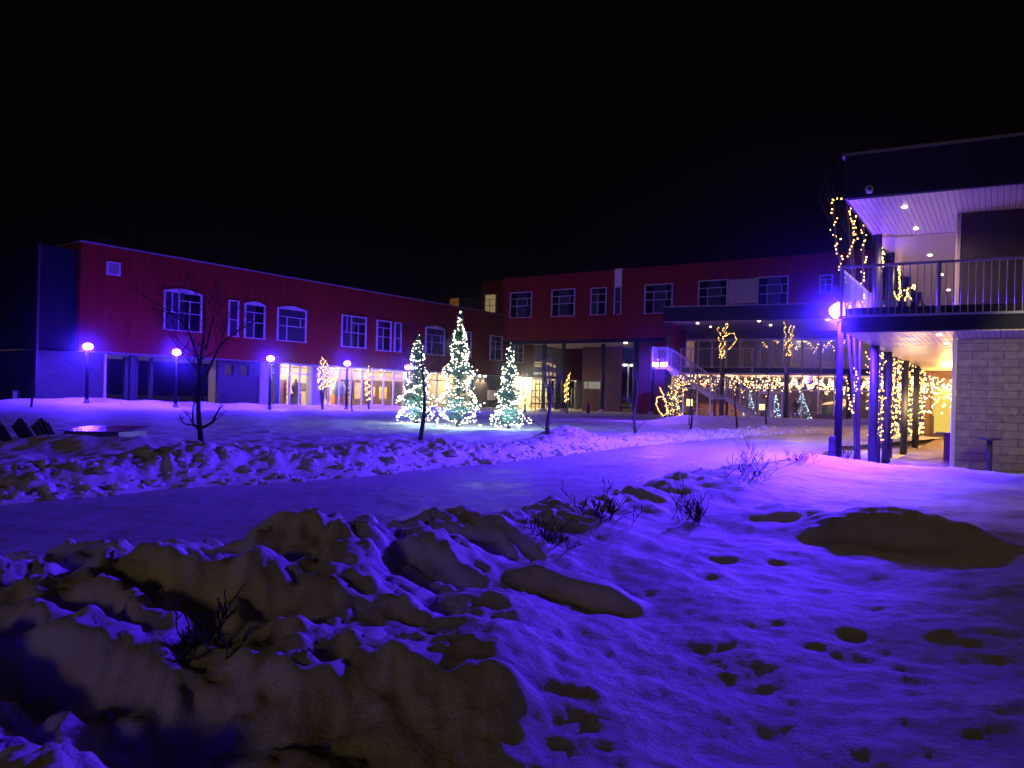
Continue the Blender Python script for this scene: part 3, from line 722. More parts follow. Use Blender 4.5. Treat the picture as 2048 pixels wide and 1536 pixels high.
m = MB(); FR.box(m, rA+.46, rB, zl0-.06, zl0-.004, -8, -.53); m.build('room_ceiling', pm('pink_beige_ceiling', (.62, .45, .40), .7, .1), rest)
m = MB(); FR.box(m, FR.px(1400, 800, -5)[0], FR.px(1500, 800, -5)[0], gb, .95, -5.2, -4.7); m.build('bar_counter', M['brownwall'], rest)

# outdoor stair in front of it
ST = 1.5
def sp(x, y, oo=ST): a, z = FR.px(x, y, oo); return FR.pt(a, z, oo)
stair = thing('outdoor_staircase', 'steel staircase zigzagging down from the balcony, violet lit at its top landing', 'staircase', sp(1470, 845))
def flight(A, B, name='flight'):
    A, B = V(A), V(B); w = FR.n*-1.15
    m = MB()
    for q in (A, A+w): m.bar(q+V((0, 0, -.12)), B+(q-A)+V((0, 0, -.12)), .05, .20)
    n = max(3, int(abs(A.z-B.z)/.18))
    for k in range(n):
        c = A+(B-A)*(k+.5)/n+w/2
        m.obox(c+V((0, 0, -.03)), (B-A)*V((1, 1, 0))/(2*n)*1.02, w*.47, V((0, 0, .018)))
    fo = m.build(name, M['pier'], stair)
    return A, B, w
def stair_rail(A, B, hgt=1.02):
    m = MB(); up = V((0, 0, hgt))
    m.bar(A+up, B+up, .04); m.bar(A+up*.93, B+up*.93, .014); m.bar(A+V((0, 0, .06)), B+V((0, 0, .06)), .035)
    n = max(2, int((B-A).length/.135))
    for k in range(1, n): q = A+(B-A)*k/n; m.bar(q+V((0, 0, .06)), q+up, .012)
    m.build('railing', M['rail'], stair)
def stair_post(P, z0=-.15, z1=1.05):
    m = MB(); m.bar(P+V((0, 0, z0)), P+V((0, 0, z1)), .075); m.build('railing_post', M['rail'], stair)
T0, T1 = sp(1305, 731), sp(1336, 732); M0, M1 = sp(1427, 793), sp(1452, 793); B1 = sp(1533, 846)
W = FR.n*-1.15
for nm, a, b in (('top_landing', T0, T1), ('middle_landing', M0, M1)):
    m = MB(); c = (a+b)/2+W/2; m.obox(c+V((0, 0, -.08)), (b-a)*V((1, 1, 0))/2, W/2, V((0, 0, .07))); m.build(nm, M['rail'], stair)
flight(T1, M0); flight(M1, B1)
for a, b in ((T0, T1), (T1, M0), (M0, M1), (M1, B1)):
    stair_rail(a, b); stair_rail(a+W, b+W)
stair_rail(T0, T0+W)
for q in (T0, T1, M0, M1, B1, (T1+M0)/2, (M1+B1)/2): stair_post(q); stair_post(q+W)
for q in (M0, M1):
    m = MB(); q2 = q+W/2; m.bar(V((q2.x, q2.y, -.1)), V((q2.x, q2.y, q.z-.16)), .12); m.build('support', M['post'], stair)
# floodlights under the top landing
for i, x in enumerate((1311.5, 1328)):
    p = sp(x, 729, ST+.12)
    t = thing('floodlight', ('left' if i == 0 else 'right')+' one of two violet floodlights on the stair top landing', 'floodlight', p, 'violet floodlights on the landing')
    m = MB(); m.obox(p, FR.d*.16, FR.n*.03, V((0, 0, .09))); m.build('housing', M['steel'], t)
    m = MB(); m.obox(p+FR.n*.045, FR.d*.15, FR.n*.012, V((0, 0, .085))); m.build('lens', M['flood'], t)

# ------------------------------------------------------------------ GALLERY ON THE RIGHT
zg0, zg1 = 4.95, FG.px(1950, 284)[1]; zu0, zu1 = 2.51, 2.95
C0 = FG.pt(FG.px(1683, 600)[0], 0, 0); gR = FG.px(2230, 600)[0]
GL = 17.0
gal = thing('gallery_building', 'two storey gallery with white boarded soffits, railed upper walkway and block wall', 'building', FW.pt(0, 0, 0))
C1 = FG.pt(gR, 0, 0)
def plan(a, b, t0, t1, inset=0.):
    pts = [a+DC*t0, b+DC*t0, b+DC*t1, a+DC*t1]; return [(p.x, p.y) for p in pts]
m = MB(); m.prism(plan(C0, C1, 0, GL), zg0, zg1); m.build('roof', M['navy'], gal)
m = MB(); c2 = C0+FG.n*.04; m.prism(plan(c2-FG.d*.05, C1+FG.n*.04, 0, GL), zg1+.002, zg1+.06); m.build('roof_flashing', M['steel'], gal)
m = MB(); m.prism(plan(C0, C1, 0, GL), zu0, zu0+.25); m.build('floor_edge', M['navy'], gal)
m = MB(); m.prism(plan(C0+DC*.12+FG.d*.05, C1+DC*.12, 0, GL-.2), zu0+.251, zu1); m.build('upper_floor', M['navy'], gal)
m = MB(); m.prism(plan(C0+DC*.4+FG.d*.3, C1+DC*.4, 0, GL-.7), zu1+.0005, zu1+.004); m.build('deck_surface', M['pier'], gal)
ti = 3.6
def soffit(zz):
    m = MB(); w = .092; L_ = (C1-C0).length
    d = FG.d
    k = 0; a = .05
    while a < L_-.2:                                         # boards of the front bay run inwards
        p0 = C0+d*(a+w/2)+DC*.06; p1 = p0+DC*(ti-.12)
        m.obox((p0+p1)/2+V((0, 0, zz-.012)), (p1-p0)/2, d*(w/2-.004), V((0, 0, .009))); a += w
    t = ti
    while t < GL-.1:                                         # beyond it they run across
        p0 = C0+d*.08+DC*(t+w/2); p1 = p0+d*(L_-.3)
        m.obox((p0+p1)/2+V((0, 0, zz-.013)), (p1-p0)/2, DC*(w/2-.005), V((0, 0, .009))); t += w
    m.build('soffit', M['soffit'], gal)
soffit(zg0); soffit(zu0)
# block wall below, dark wall above
wl = FW.pt(0, 0, 0); wr = FW.pt(6.5, 0, 0)
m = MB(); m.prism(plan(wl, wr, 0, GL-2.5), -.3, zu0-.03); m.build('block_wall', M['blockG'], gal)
wu = FW.pt(FW.px(1921, 480)[0], 0, 0)
m = MB(); m.prism(plan(wu, wr, .05, GL-2.6), zu1+.002, zg0-.03); m.build('upper_wall', M['dark'], gal)
m = MB(); FW.box(m, -.07, -.004, -.2, zu0-.03, -.1, .03); m.build('corner_trim', M['white'], gal)
m = MB(); FW.box(m, FW.px(1921, 480)[0]-.06, FW.px(1921, 480)[0]-.004, zu1, zg0-.03, -.16, -.02); m.build('corner_trim', M['soffit_dim'], gal)
# end wall of the walkway with a lit door
e0 = C0+DC*(GL-.1)+FG.d*.1; e1 = e0+FG.d*5.5
m = MB(); m.prism([(p.x, p.y) for p in (e0, e1+FG.d*1.5, e1+FG.d*1.5+DC*.2, e0+DC*.2)], -.3, zu0-.03); m.build('end_wall', M['brownwall'], gal)
dv = (e1-e0).normalized(); dn_ = V((dv.y, -dv.x, 0))
dc = at(1888, 800, 1); tq = 0
a, b = ray(1889, 800); tt_ = (e0.x*dn_.x+e0.y*dn_.y)/(a*dn_.x+dn_.y); dp = V((a*tt_, tt_, 0))
m = MB(); m.obox(dp+dn_*.06+V((0, 0, .95)), dv*.42, dn_*.04, V((0, 0, 1.05))); do = m.build('end_door', M['steel'], gal)
m = MB(); m.obox(dp+dn_*.11+V((0, 0, 1.0)), dv*.33, dn_*.006, V((0, 0, .85))); m.build('pane', em('yellow_blind_glow', (1, .68, .12), .9), do)
m = MB(); m.obox(dp+dn_*.12+dv*-.36+V((0, 0, .95)), dv*.02, dn_*.03, V((0, 0, .15))); m.build('handle', M['rail'], do)
# posts
for i, t in enumerate((2.7, 4.55, 7.8, 10.6, 13.9)):
    t *= DC.y and 1.213
    p = C0+DC*t+FG.d*.14
    if t > GL-.3: continue
    m = MB(); m.tube([(p.x, p.y, -.3), (p.x, p.y, zu0-.028)], .095, 16); m.build('column', M['post'], gal, True)
    m = MB(); m.tube([(p.x, p.y, zu1+.005), (p.x, p.y, zg0-.028)], .095, 16); m.build('column', M['post'], gal, True)
# railing round the upper walkway
gz0, gz1 = 2.78, FG.px(1950, 521)[1]
gp_ = [FG.px(x, 560)[0] for x in (1684, 1877, 2110)]
for a, b in zip(gp_[:-1], gp_[1:]):
    railing(gal, a, b, gz1, gz0, lambda s: FG.pt(s, 0, .05), pitch=.105)
railing(gal, 0, 1, gz1, gz0, lambda s: C0+FG.d*-.05+DC*(.05+s*(GL-.3)), pitch=.105)
for a in gp_:
    m = MB(); p = FG.pt(a, 0, .05); m.bar(p+V((0, 0, gz0-.02)), p+V((0, 0, gz1+.02)), .055); m.build('railing_post', M['rail'], gal)
for k in range(1, 6):
    m = MB(); p = C0+FG.d*-.05+DC*(k*3.2); m.bar(p+V((0, 0, gz0-.02)), p+V((0, 0, gz1+.02)), .055); m.build('railing_post', M['rail'], gal)
# recessed lights
for (x, y) in ((1809, 414), (1832, 457), (1860, 510), (1883, 549), (1897, 580)):
    a, b = ray(x, y); t = (zg0-.025-EYE)/b; p = V((a*t, t, zg0-.022))
    m = MB(); m.lathe(p, [(.035, -.018), (.045, -.003)], 12); m.build('downlight', M['spotlens'], gal)
    spot('gallery_downlight', p+V((0, 0, -.05)), p+V((0, 0, -3)), (1, .62, .45), 230, 160)
for (x, y) in ((1878, 669), (1893, 686)):
    a, b = ray(x, y); t = (zu0-.025-EYE)/b; p = V((a*t, t, zu0-.022))
    m = MB(); m.lathe(p, [(.035, -.018), (.045, -.003)], 12); m.build('downlight', M['spotlens'], gal)
    spot('walkway_downlight', p+V((0, 0, -.05)), p+V((0, 0, -3)), (1, .6, .35), 14, 140)
# boards of the walkway
m = MB(); a0 = C0+FG.d*.55; wlen = (wl-a0).dot(FG.d)
t = .55
while t < GL-.2:
    p0 = a0+DC*t; p1 = wl+DC*(t-(wl-a0).dot(DC)*0)
    s_ = (p0-wl).dot(FG.n)
    q0 = p0; L_ = 3.2
    # each board reaches from the posts to the wall
    hit = wl+DC*((p0-wl).dot(FG.n)/DC.dot(FG.n))
    q1 = hit-FG.d*.02
    if (q1-q0).dot(FG.d) > .2:
        jt = random.uniform(-.003, .003)
        m.obox((q0+q1)/2+V((0, 0, -.055+jt)), (q1-q0)/2, DC*.066, V((0, 0, .02)))
    t += .14
tag(m.build('boardwalk', M['deck']), 'wooden boardwalk of cross boards running under the gallery', 'boardwalk', kind='structure')

# camera dome on the fascia, and the standing things by the wall
p = FG.pt(FG.px(1739, 379)[0], zg0+.10, .06)
t = thing('security_camera', 'small round security camera on the dark gallery fascia', 'camera', p)
m = MB(); m.obox(p-FG.n*.02, FG.d*.05, FG.n*.035, V((0, 0, .05))); m.build('bracket', M['white'], t)
m = MB(); m.tube([p+FG.n*.015, p+FG.n*.05, p+FG.n*.10], [.055, .065, .06], 16); co = m.build('housing', M['white'], t, True)
m = MB(); m.tube([p+FG.n*.101, p+FG.n*.112], [.04, .03], 14); m.build('lens', M['steel'], co, True)
g = gp(1978, 946, -.02)
t = thing('standing_ashtray', 'thin black pedestal table standing in snow before the block wall', 'pedestal table', (g.x, g.y, -.1))
zt_ = at(1978, 878, g.y).z
m = MB(); m.tube([(g.x, g.y, -.1), (g.x, g.y, zt_)], .045, 12); m.build('pole', M['steel'], t, True)
m = MB(); m.lathe((g.x, g.y, zt_), [(.03, -.03), (.17, -.005), (.19, .0), (.19, .02)], 24); m.build('table_top', M['steel'], t, True)
g = gp(1898, 921, -.03)
t = thing('waste_bin', 'dark timber waste bin with a flat shelf lid on the boardwalk', 'bin', (g.x, g.y, -.03))
m = MB(); m.obox((g.x, g.y, .27), FG.d*.10, DC*.16, V((0, 0, .30))); bo = m.build('body', M['brownwall'], t)
m = MB(); m.obox((g.x, g.y, .585), FG.d*.26-FG.d*.0, DC*.2, V((0, 0, .012))); m.build('lid', M['deck'], t)
for k in range(2):
    m = MB(); m.obox((g.x+(k-.5)*.02, g.y-.17, .27), FG.d*.09, DC*.006, V((0, 0, .02+.06*k))); m.build('band', M['steel'], bo)

# ------------------------------------------------------------------ LAMP POSTS
def lamp(p, label, globe, big=1.):
    """p: the centre of the globe"""
    z0 = h1(p.x, p.y)-.05
    t = thing('street_lamp', label, 'street lamp', (p.x, p.y, z0), 'violet globe lamps round the courtyard')
    m = MB(); m.tube([(p.x, p.y, z0), (p.x, p.y, z0+.5), (p.x, p.y, p.z-.24)], [.085*big, .08*big, .065*big], 16); m.build('pole', M['lamppaint'], t, True)
    m = MB(); m.lathe((p.x, p.y, z0), [(.2, 0), (.2, .06), (.12, .1), (.11, .25)], 16); m.build('base', M['steel'], t, True)
    m = MB(); m.lathe((p.x, p.y, p.z), [(.07, -.24), (.11, -.2), (.13, -.165)], 16); m.build('collar', M['steel'], t, True)
    m = MB(); prof = [(.235*math.sin(math.pi*k/10), -.175*math.cos(math.pi*k/10)) for k in range(1, 10)]
    m.lathe((p.x, p.y, p.z), prof, 20); m.build('globe', globe, t, True)
    m = MB(); m.lathe((p.x, p.y, p.z), [(.11, .165), (.12, .172), (.09, .195), (.04, .215)], 16); m.build('cap', M['steel'], t, True)
    return t
_lp = at(1682, 622, 15.6)
spot('violet_lamp_beam', _lp+V((-.08, -.29, -.10)), _lp+V((-.08, -.29, -3)), (.074, .016, 1.0), 13000, 178, .06, .30)
lamp(_lp, 'brightest violet lamp, on a thick post beside the gallery', M['globe'])
for (x, y, D, lb) in ((176, 693, 37.6, 'violet lamp nearest the left end of the red wing'), (353.5, 704.5, 41.4, 'violet lamp before the dark open passage of the red wing'),
                      (541, 717, 46.4, 'violet lamp at the left edge of the lit gallery windows'), (694.5, 727, 52, 'violet lamp over the middle of the lit gallery windows'),
                      (815.5, 735, 57.6, 'violet lamp half hidden by the smallest left conifer')):
    q = at(x, y, D); lamp(q, lb, M['globe_far'], 1.1)
    spot('violet_lamp_beam', q+V((.03, -.29, -.10)), q+V((.03, -.29, -3)), (.060, .020, 1.0), 3000, 178, .06, .13)

# bollards
def bollard(g, h, label, r=.075):
    t = thing('bollard', label, 'bollard', g)
    m = MB(); m.lathe(g, [(r, -.1), (r, h*.82), (r*1.02, h*.86)], 18); m.build('post', M['post'], t, True)
    m = MB(); m.lathe(g, [(r*1.05, h*.862), (r*.9, h*.92), (r*.35, h*.96), (r*.9, h*.975), (r*.9, h)], 18); m.build('cap', M['steel'], t, True)
g = gp(1664, 912, .05); bollard(g, at(1664, 872, g.y).z-g.z, 'short grey bollard with a capped top beside the brightest lamp')
g = at(1176, 821, 66); g.z = -.4; bollard(g, 1.05, 'slim pale bollard by the entrance under the red block', .16)

# car park lamp and car seen through the passage
p = at(1257, 731, 98)
t = thing('car_park_lamp', 'tall twin headed lamp glowing beyond the passage', 'street lamp', (p.x, p.y, -.5))
m = MB(); m.tube([(p.x, p.y, -.5), (p.x, p.y, p.z+.1)], [.14, .09], 12); m.build('pole', M['pier'], t, True)
for k in (-1, 1):
    m = MB(); m.bar((p.x, p.y, p.z+.08), (p.x+k*.42, p.y, p.z+.1), .07); m.build('arm', M['pier'], t)
    m = MB(); m.obox((p.x+k*.5, p.y-.05, p.z+.05), (.26, 0, 0), (0, .22, 0), (0, 0, .10)); m.build('head', em('car_park_lamp_glow', (1, .93, .75), 9), t)
cx = at(1254, 815, 84); cx.z = -.42
car = thing('parked_car', 'pale car parked nose on beyond the passage post', 'car', cx)
paint = pm('silver_car_paint', (.45, .45, .46), .3, .05, metal=.4)
prof = [(-2.1, .35), (-2.15, .75), (-1.95, .95), (-1.05, 1.05), (-.45, 1.5), (1.2, 1.52), (1.85, 1.1), (2.1, 1.0), (2.12, .4)]
cdir = V((-.25, -1, 0)).normalized(); cw = V((-cdir.y, cdir.x, 0))
def cpt(u, z, w): return cx-cdir*-u*-1+cw*w+V((0, 0, z))
m = MB(); n = len(prof); vs = []
for w, sh in ((-.88, 1), (-.72, 1), (.72, 1), (.88, 1)):
    for (u, z) in prof:
        zz = z if abs(w) < .8 or z < 1.06 else 1.04
        vs.append(cpt(u, zz, w))
fs = [tuple(range(n)), tuple(reversed(range(3*n, 4*n)))]
for r_ in range(3):
    for j in range(n): fs.append((r_*n+j, (r_+1)*n+j, (r_+1)*n+(j+1) % n, r_*n+(j+1) % n))
m.add(vs, fs); m.build('body', paint, car)
m = MB(); m.add([cpt(-1.07, 1.08, -.68), cpt(-1.07, 1.08, .68), cpt(-.52, 1.47, .62), cpt(-.52, 1.47, -.62)], [(0, 1, 2, 3)]); m.build('windscreen', M['pane'], car)
for w in (-.86, .86):
    for u in (-1.35, 1.35):
        m = MB(); c = cpt(u, .32, w); m.tube([c-cw*.1, c+cw*.1], .32, 18); wo = m.build('wheel', M['chair'], car, True)
        m = MB(); m.tube([c-cw*.11, c+cw*.11], .18, 14); m.build('rim', M['rail'], wo, True)
for w in (-.6, .6):
    m = MB(); m.obox(cpt(-2.13, .72, w), cw*.18, cdir*.03, V((0, 0, .07))); m.build('headlight', M['white'], car)
m = MB(); m.obox(cpt(-2.16, .5, 0), cw*.5, cdir*.02, V((0, 0, .08))); m.build('grille', M['steel'], car)

# ------------------------------------------------------------------ FAIRY LIGHTS
BULB = {}
def bulb_mesh(m, r):
    k = (m.name, r)
    if k not in BULB:
        b = MB(); b.ico((0, 0, 0), r); me = bpy.data.meshes.new('bulb'); me.from_pydata(b.v, [], b.f); me.materials.append(m)
        BULB[k] = me
    return BULB[k]
def string_lights(label, wires, bulbs, m, r, group, lum=None):
    """wires: list of polylines; bulbs: list of points"""
    base = V(min(bulbs, key=lambda q: q[2]))
    t = thing('string_lights', label, 'string lights', base, group)
    for pl in wires:
        if len(pl) > 1: MB().tube(pl, .004, 3, False).build('wire', M['wire'], t)
    me = bulb_mesh(m, r); bl = sorted(bulbs, key=lambda q: q[1])
    for q in bl[:100]:
        o = bpy.data.objects.new('bulb', me); col.objects.link(o); o.parent = t; o.location = V(q)-base; o.scale = [random.uniform(.65, 1.3)]*3
    if len(bl) > 100:
        b = MB()
        for q in bl[100:]: b.ico(q, r*random.uniform(.65, 1.3))
        b.build('bulbs', m, t)['kind'] = 'stuff'
    return t

# ------------------------------------------------------------------ CONIFERS
def conifer(x, ytop, ybase, D, hw, label, slabel, seed, nb, loops):
    rnd = random.Random(seed)
    b = at(x, ybase, D); b.z = h1(b.x, b.y)-.03
    top = at(x, ytop, D); Ht = top.z-b.z
    t = thing('conifer_tree', label, 'tree', b, 'conifers wrapped in white lights')
    m = MB(); m.tube([b, b+V((0, 0, Ht*.5)), V((b.x, b.y, top.z-.1))], [.07, .05, .012], 9); m.build('trunk', M['bark'], t, True)
    m = MB()
    def rad(f):                                              # crown radius at relative height
        return hw*((1-f)**.92*1.0+.02)*(1+.20*math.sin(f*23+seed)+.13*math.sin(f*41+seed*2))
    nbr = 420
    for i in range(nbr):
        f = .07+.92*(i/nbr)**.85; L = rad(f)*rnd.uniform(.65, 1.12)
        an = i*2.39996+rnd.uniform(-.3, .3); z = b.z+Ht*f
        d = V((math.cos(an), math.sin(an), 0)); droop = rnd.uniform(-.42, -.05)+.5*f
        side = V((-d.y, d.x, 0)); n = max(5, int(L/.045))
        for k in range(n):
            s = (k+.6)/n; q = V((b.x, b.y, z))+d*L*s+V((0, 0, L*(droop*s+.25*s*s*(1-f))))
            for sg in (-1, 1):
                ln = (.16*(1-s*.7)+.035)*(.55+.45*L/hw)*rnd.uniform(.6, 1.25)
                tip = q+(d*.75+side*sg*rnd.uniform(.5, 1.1)+V((0, 0, rnd.uniform(-.35, .25)))).normalized()*ln
                wv = V((rnd.uniform(-1, 1), rnd.uniform(-1, 1), rnd.uniform(-1, 1))).normalized()*.014
                m.add([q-wv, q+wv, tip+wv*.3, tip-wv*.3], [(0, 1, 2, 3)])
    m.build('crown', M['needle'], t)
    # strings wound down the crown, sagging, with bare bands between the turns
    bulbs, wires = [], []
    pl = []
    N = nb
    for i in range(N):
        f0 = 1-(i/N)**.62*.965
        an = loops*2*math.pi*(i/N)**.8+.35*math.sin(i*.21)
        f = f0+.035*math.sin(an*2.3+seed)+.018*rnd.uniform(-1, 1)
        f = min(.995, max(.03, f))
        rr = rad(f)*rnd.uniform(.86, 1.10)
        q = V((b.x+rr*math.cos(an), b.y+rr*math.sin(an), b.z+Ht*f+rnd.uniform(-.02, .02)))
        pl.append(q)
        if rnd.random() < .93: bulbs.append(q+V((rnd.uniform(-.03, .03), rnd.uniform(-.03, .03), rnd.uniform(-.04, .02))))
    for i in range(0, N-1, 30): wires.append(pl[i:i+31])
    string_lights(slabel, wires, bulbs, M['white_bulb'], .0185*D/25, 'white lights wound round the conifers')
    for k in range(3):
        an = -math.pi/2+k*2.1
        f = (.18, .42, .7)[k]; rr = rad(f)*1.25
        point('tree_glow', (b.x+rr*math.cos(an), b.y+rr*math.sin(an), b.z+Ht*f), (.62, .98, .90), (75, 26, 10)[k]*Ht/4, .25)
    point('tree_glow', (b.x, b.y, b.z+Ht*.5), (.72, 1, .85), 14*Ht/4, .2)
conifer(915, 624, 856, 25.8, .86, 'tallest lit conifer, middle one of three on the lawn', 'white lights on the tallest middle conifer', 3, 640, 17)
conifer(832, 667, 845, 28.0, .82, 'lit conifer on the left of the tallest, behind a bare sapling', 'white lights on the conifer left of the tallest', 8, 460, 14)
conifer(1017, 685, 861, 25.2, .62, 'smallest lit conifer, standing apart on the right of the three', 'white lights on the smallest conifer at right', 5, 410, 13)

# ------------------------------------------------------------------ BARE TREES
def grow(m, p, d, L, r, depth, rnd, spread=.6, up=.25):
    pts, rads = [V(p)], [r]; n = 4
    q = V(p); dd = V(d).normalized()
    for k in range(n):
        dd = (dd+V((rnd.gauss(0, .10), rnd.gauss(0, .10), rnd.gauss(0, .08)+up*.12))).normalized()
        q = q+dd*L/n; pts.append(q); rads.append(max(.0022, r*(1-.62*(k+1)/n)))
    m.tube(pts, rads, 5 if r < .02 else 7, False)
    if depth > 0:
        for k in range(rnd.randint(2, 3)):
            i = rnd.randint(1, n); s = V((rnd.uniform(-1, 1), rnd.uniform(-1, 1), rnd.uniform(-.1, .7))).normalized()
            nd = (dd*(1-spread)+s*spread+V((0, 0, up))).normalized()
            grow(m, pts[i], nd, L*rnd.uniform(.5, .75), rads[i]*.72, depth-1, rnd, spread, up)
def sapling(x, yb, ytop, z, label, seed, r=.035, limbs=None, nl=7, low=.3, mat='bark', D=None):
    rnd = random.Random(seed)
    g = gp(x, yb, z) if D is None else at(x, yb, D)
    g.z = h1(g.x, g.y)-.06
    t = thing('sapling', label, 'tree', g, 'bare saplings standing in the snow')
    Ht = at(x, ytop, g.y).z-g.z
    tr = []
    for k in range(9): tr.append(g+V((Ht*.02*math.sin(k*.9+seed), Ht*.012*math.cos(k*1.3+seed), Ht*k/8))+V((SR*Ht*k/8*0, 0, 0)))
    rr = [r*(1-.82*k/8) for k in range(9)]
    m = MB(); m.tube(tr, rr, 9); m.build('trunk', M[mat], t, True)
    m = MB()
    for k in range(nl):
        f = low+(1-low)*k/nl; i = min(7, int(f*8)); base = tr[i]+(tr[i+1]-tr[i])*(f*8-i)
        an = seed+k*2.4; dd = V((math.cos(an), .6*math.sin(an), rnd.uniform(.35, .9)))
        grow(m, base, dd, Ht*.34*(1.1-f*.6), r*(1-.8*f)*.45, 3, rnd)
    for (pts, rad) in (limbs or ()):
        P_ = [V((at(a, b_, g.y).x, g.y, at(a, b_, g.y).z)) for a, b_ in pts]
        m.tube(P_, [rad*(1-.75*k/(len(P_)-1)) for k in range(len(P_))], 6, False)
        for q0, q1 in zip(P_[1:-1], P_[2:]): grow(m, q0, (q1-q0)+V((rnd.uniform(-.2, .2), rnd.uniform(-.2, .2), .1)), (P_[-1]-P_[0]).length*.35, rad*.4, 3, rnd)
    m.build('crown', M[mat], t, True)
    return t
sapling(398, 917, 600, .25, 'largest bare sapling, forked low, on the left snow bank', 2, .038, [
    ([(397, 858), (385, 845), (386, 815), (392, 790)], .02), ([(400, 858), (425, 845), (436, 822), (447, 810)], .022),
    ([(405, 800), (398, 720), (375, 655), (350, 630), (305, 615)], .02), ([(408, 760), (440, 690), (470, 665), (515, 640)], .02),
    ([(398, 853), (370, 848), (355, 838)], .012), ([(412, 700), (425, 640), (450, 605)], .016)], 7, .42, 'barkdark')
sapling(843, 895, 668, .15, 'bare dark sapling standing just before the left lit conifer', 5, .05, [([(843, 845), (858, 825), (866, 812)], .014), ([(842, 815), (828, 795), (815, 785)], .014)], 5, .5, 'barkdark')
sapling(1097, 884, 728, .15, 'bare sapling with spreading twigs right of the lit conifers', 4, .055, [
    ([(1098, 800), (1092, 755), (1090, 728)], .03), ([(1099, 800), (1112, 775), (1118, 760), (1124, 748)], .022), ([(1097, 862), (1070, 845), (1045, 822)], .012),
    ([(1097, 810), (1078, 800), (1062, 780)], .014), ([(1098, 818), (1125, 805), (1150, 797)], .014)], 3, .6)
sapling(1270, 876, 742, .05, 'thin bare sapling in front of the passage posts', 9, .045, [([(1271, 862), (1282, 850), (1292, 842)], .01), ([(1270, 862), (1260, 850)], .01)], 4, .45)
sapling(1381, 863, 772, .05, 'short bare sapling below the stair top landing', 12, .045, None, 3, .7, 'barkdark')
sapling(1471.5, 864, 738, .05, 'bare sapling in front of the stair lower flight', 14, .045, None, 3, .7, 'barkdark')
sapling(1533, 852, 735, 0, 'bare sapling where the stair meets the snow', 16, .045, None, 3, .6, 'barkdark', 33)
sapling(540, 823, 740, 0, 'spindly sapling before the violet pier of the red wing', 18, .05, None, 5, .4, 'bark', 43)
sapling(703, 825, 745, 0, 'spindly sapling before the middle of the lit gallery windows', 21, .05, None, 5, .4, 'bark', 46)
sapling(63, 829, 765, 0, 'spindly leaning sapling beside the dark end wall', 23, .06, None, 5, .4, 'barkdark', 33)

def along(pl, step):
    out = []; carry = 0
    for a, b in zip(pl[:-1], pl[1:]):
        d = b-a; L = d.length; s = carry
        while s < L: out.append(a+d*s/L); s += step
        carry = s-L
    return out
def wrapped(D, base, stems, label, slabel, seed, lo=0, hi=0, m='warm_bulb', r=.02, step=.07, jit=.07, th=.05, extra=(), group='lights wound on the bare trees', tgroup='bare trees wrapped in lights', nolit=()):
    """stems: photo polylines from the base upwards; lights between pixel rows hi (top) and lo (bottom)"""
    rnd = random.Random(seed)
    g = at(base[0], base[1], D); zg = h1(g.x, g.y)-.08; g.z = zg
    t = thing('bare_tree', label, 'tree', g, tgroup)
    bulbs, wires = [], []; mt, mc = MB(), MB()
    for si, st in enumerate(stems):
        P_ = []
        dy = rnd.uniform(-.25, .25)
        for k, (x, y) in enumerate(st):
            q = at(x, y, D+dy*k/len(st)); P_.append(q)
        full = [g+V((rnd.uniform(-.05, .05), rnd.uniform(-.05, .05), 0))]+P_
        mt.tube(full, [th*(1-.65*k/(len(full)-1)) for k in range(len(full))], 8)
        for k in range(2, len(full)):
            grow(mc, full[k], (full[k]-full[k-1])+V((rnd.uniform(-.5, .5), rnd.uniform(-.5, .5), .3)), rnd.uniform(.5, 1.0), th*.22, 2, rnd, .4)
        if si in nolit: continue
        pts = along(full, step)
        lit = []
        for i, q in enumerate(pts):
            yy_ = HZ+ROLL*(q.x/q.y*FPX)-(q.z-EYE)/q.y*FPX
            if hi <= yy_ <= lo:
                a = i*1.1
                lit.append(q+V((math.cos(a)*jit, math.sin(a)*jit, rnd.uniform(-.03, .03)))+V((rnd.gauss(0, jit*.35), rnd.gauss(0, jit*.35), 0)))
        bulbs += lit
        if len(lit) > 1: wires.append(lit)
    for pl in extra:
        P_ = [at(x, y, D-.15) for x, y in pl]; pts = along(P_, step)
        bulbs += [q+V((rnd.gauss(0, .012), rnd.gauss(0, .02), rnd.gauss(0, .012))) for q in pts]; wires.append(pts)
    mt.build('trunk', M['bark'], t, True); mc.build('crown', M['bark'], t, True)
    if bulbs: string_lights(slabel, wires, bulbs, M[m], r, group)
    return t
